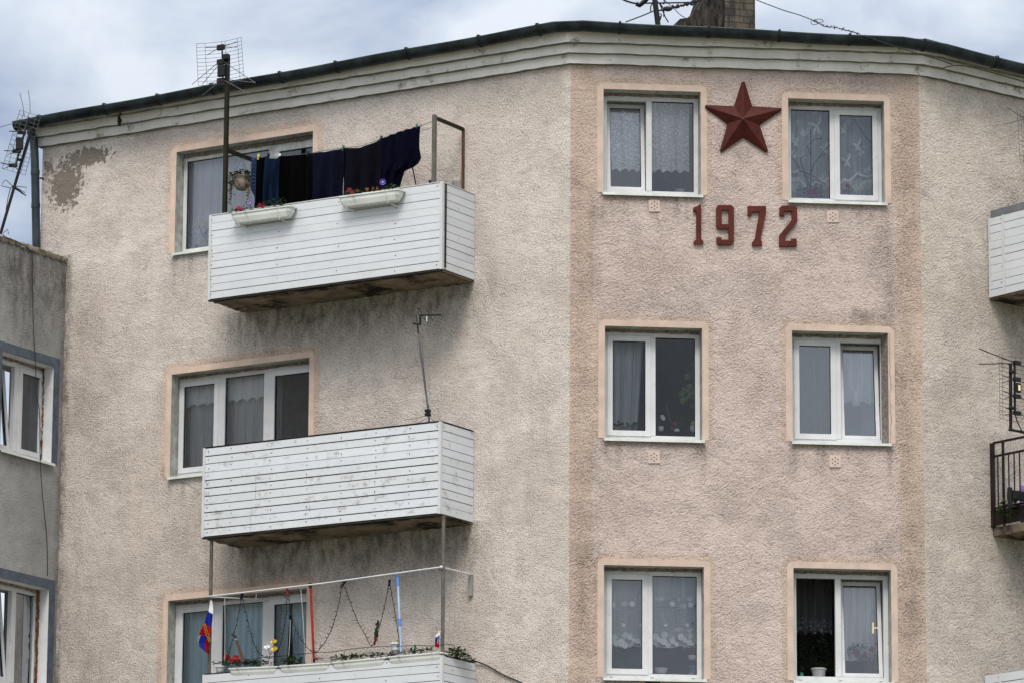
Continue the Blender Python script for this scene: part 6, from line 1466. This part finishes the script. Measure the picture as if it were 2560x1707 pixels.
# ------------------------------------------------------------------ roof mast and overhead cables
YR = 53.2
def s8(x, y, dy=0): return wpt(1540 + x / 5.88, y / 5.88, YR + dy)
RM = thing('roof_mast', 'thick dark roof mast with tangled leads left of the chimney', 'aerial', WLD, s8(620, 380))
m = MB(); m.tube([s8(622, 420), s8(560, -80)], .033, 8); m.build('mast', M['black'], WLD, RM)
m = MB(); m.tube([s8(40, -30), s8(150, 20), s8(240, 48), s8(300, 56)], .012, 6); m.tube([s8(300, 58), s8(345, 84), s8(400, 40), s8(460, -20)], .03, 6); m.tube([s8(400, 52), s8(760, 48), s8(1110, 42)], .010, 6); m.build('aerial_arm', M['black'], WLD, RM)
for pts in (((140, 330), (260, 285), (400, 232), (505, 188), (560, 165)), ((535, 55), (512, 100), (508, 150), (515, 185)), ((600, 25), (650, 60), (690, 120), (705, 180), (698, 250)), ((640, 205), (665, 215), (660, 260), (645, 305)), ((632, 240), (655, 260), (640, 330)), ((640, 60), (680, 150), (720, 250), (770, 335)), ((700, -10), (715, 50), (700, 65), (680, 50))):
    m = MB(); m.tube([s8(*q) for q in pts], .008, 5); m.build('lead', M['cable'], WLD, RM)
def twist(mb, pts, r, n=60, amp=.012):
    P = [np.array(p, float) for p in pts]; rs = random.Random(3)
    for i in range(len(P) - 1):
        for j in range(6):
            a = P[i] + (P[i + 1] - P[i]) * (j + rs.random()) / 6; d = np.array([rs.uniform(-1, 1), 0, rs.uniform(-1, 1)]); mb.tube([a - d * amp, a + d * amp * .3, a + d * amp * 1.4], r * .7, 4)
pts = [s8(*q) for q in ((620, 160), (690, 152), (760, 135), (830, 118), (920, 98), (1010, 75), (1100, 50), (1190, 20), (1270, -15))]
cable('twisted_cable', 'twisted black cable running from roof mast to the chimney', pts, .012, WLD, extra=lambda mb: (twist(mb, pts[2:], .012, amp=.025), mb.ball(pts[2], .05, 0, 8, (1.2, .6, .7))))
pts2 = [s8(*q) for q in ((700, 0), (790, 75), (870, 150), (940, 220), (1005, 262), (1040, 300))]
cable('slack_wire', 'thin slack wire drooping beside the roof mast', pts2, .005, WLD, 'wire')
def s9(x, y): return (1860 + x / 3.36, y / 3.36)
def lin(i, n): return 53.6 + (51.3 - 53.6) * i / n
q9 = [(60, -22), (110, 5), (220, 48), (340, 92), (460, 128), (590, 178), (680, 225), (760, 232), (830, 250), (960, 285)]
pts3 = [wpt(*s9(*q), lin(i, 9)) for i, q in enumerate(q9)]
rest = [FC.at(*s9(*q), .37) for q in ((985, 300), (1110, 340))]
rest = [tuple(WLD_p) for WLD_p in [(FC.pt(*p)[0], -FC.pt(*p)[1], FC.pt(*p)[2]) for p in rest]]
rest2 = [FR.at(*s9(*q), .27) for q in ((1380, 428), (1500, 465), (1640, 505), (1750, 545))]
rest2 = [(FR.pt(*p)[0], -FR.pt(*p)[1], FR.pt(*p)[2]) for p in rest2]
def loops(mb):
    c = np.array(pts3[5]); mb.tube([c + np.array([.04 * math.cos(q), 0, .03 * math.sin(q) - .02]) for q in np.linspace(0, 6.28, 14)], .004, 4); mb.tube([c + np.array([.06 * math.cos(q) + .05, 0, .02 * math.sin(q)]) for q in np.linspace(0, 6.28, 14)], .004, 4)
    twist(mb, pts3[5:], .006, amp=.02); twist(mb, pts3[:3], .006, amp=.008); twist(mb, rest, .006, amp=.025); twist(mb, rest2[:2], .005, amp=.012)
cable('knotted_cable', 'knotted overhead cable running from chimney down to right gutter', pts3 + rest + rest2, .006, WLD, extra=loops)
q10 = [FR.at(*s9(*q), .25) for q in ((1665, 578), (1720, 562), (1830, 553), (2000, 590), (2200, 645), (2352, 690), (2500, 735))]
cable('cornice_cable', 'thin curved cable lying against the right cornice', q10, .006, FR)

# crack in the cornice, faint aerial at the upper right edge, twig behind the butterfly curtain
m = MB(); m.prism([[FL.at(x, y, .125)[::2] for x, y in ((297, 285), (301, 296), (304, 303), (299, 313), (297, 316), (294, 305), (295, 297))]], .10, .132); m.prism([[FL.at(x, y, .195)[::2] for x, y in ((300, 278), (302, 287), (298, 289))]], .17, .2); m.build('crack', M['edge'], FL, BLD)
AF = thing('edge_aerial', 'faint thin grid aerial against the wall at upper right edge', 'aerial', FR, FR.at(2545, 420, .5))
m = MB(); grid(m, FR.at(2536, 272, .5), FR.at(2600, 300, .5), FR.at(2545, 412, .5), FR.at(2612, 440, .5), 12, (0, .2, .5, .8, 1), .0024, .04); m.build('grid_reflector', M['wire'], FR, AF)
m = MB(); m.tube([FR.at(2563, 290, .55), FR.at(2566, 480, .55)], .018, 6); m.build('mast', M['redstick'], FR, AF)
m = MB(); m.tube([FR.at(2510, 312, .58), FR.at(2562, 298, .58), FR.at(2610, 310, .58)], .004, 5); m.tube([FR.at(2518, 270, .58), FR.at(2562, 298, .58)], .004, 5); m.build('dipole', M['wire'], FR, AF)
def f2(x, y, w_=-.30): return FC.at(1950 + x / 5.228, 220 + y / 5.228, w_)
m = MB()
for pts in (((400, 1380), (405, 1000), (400, 560)), ((400, 1300), (330, 1150), (260, 930), (330, 880)), ((260, 1060), (150, 900), (200, 830)), ((405, 900), (360, 760), (450, 670), (550, 665)), ((410, 1100), (450, 990), (640, 740)), ((300, 1150), (420, 1190), (600, 1260)), ((250, 1080), (350, 1120), (520, 1210))):
    m.tube([f2(*q) for q in pts], .0055, 5)
m.build('twiggy_plant', M['drape'], FC, base=f2(400, 1380), label='bare dark twigs behind the left pane right of star', cat='plant')
m = MB(); m.tube([f2(915, 290), f2(1020, 500), f2(1130, 660), f2(1255, 770)], .005, 5); m.build('cable_reflection', M['drape'], FC, base=f2(915, 290), label='dark strand for a cable reflection in the right sash right of star', cat='cable')  # modelled strand stands in for a cable mirrored in the pane
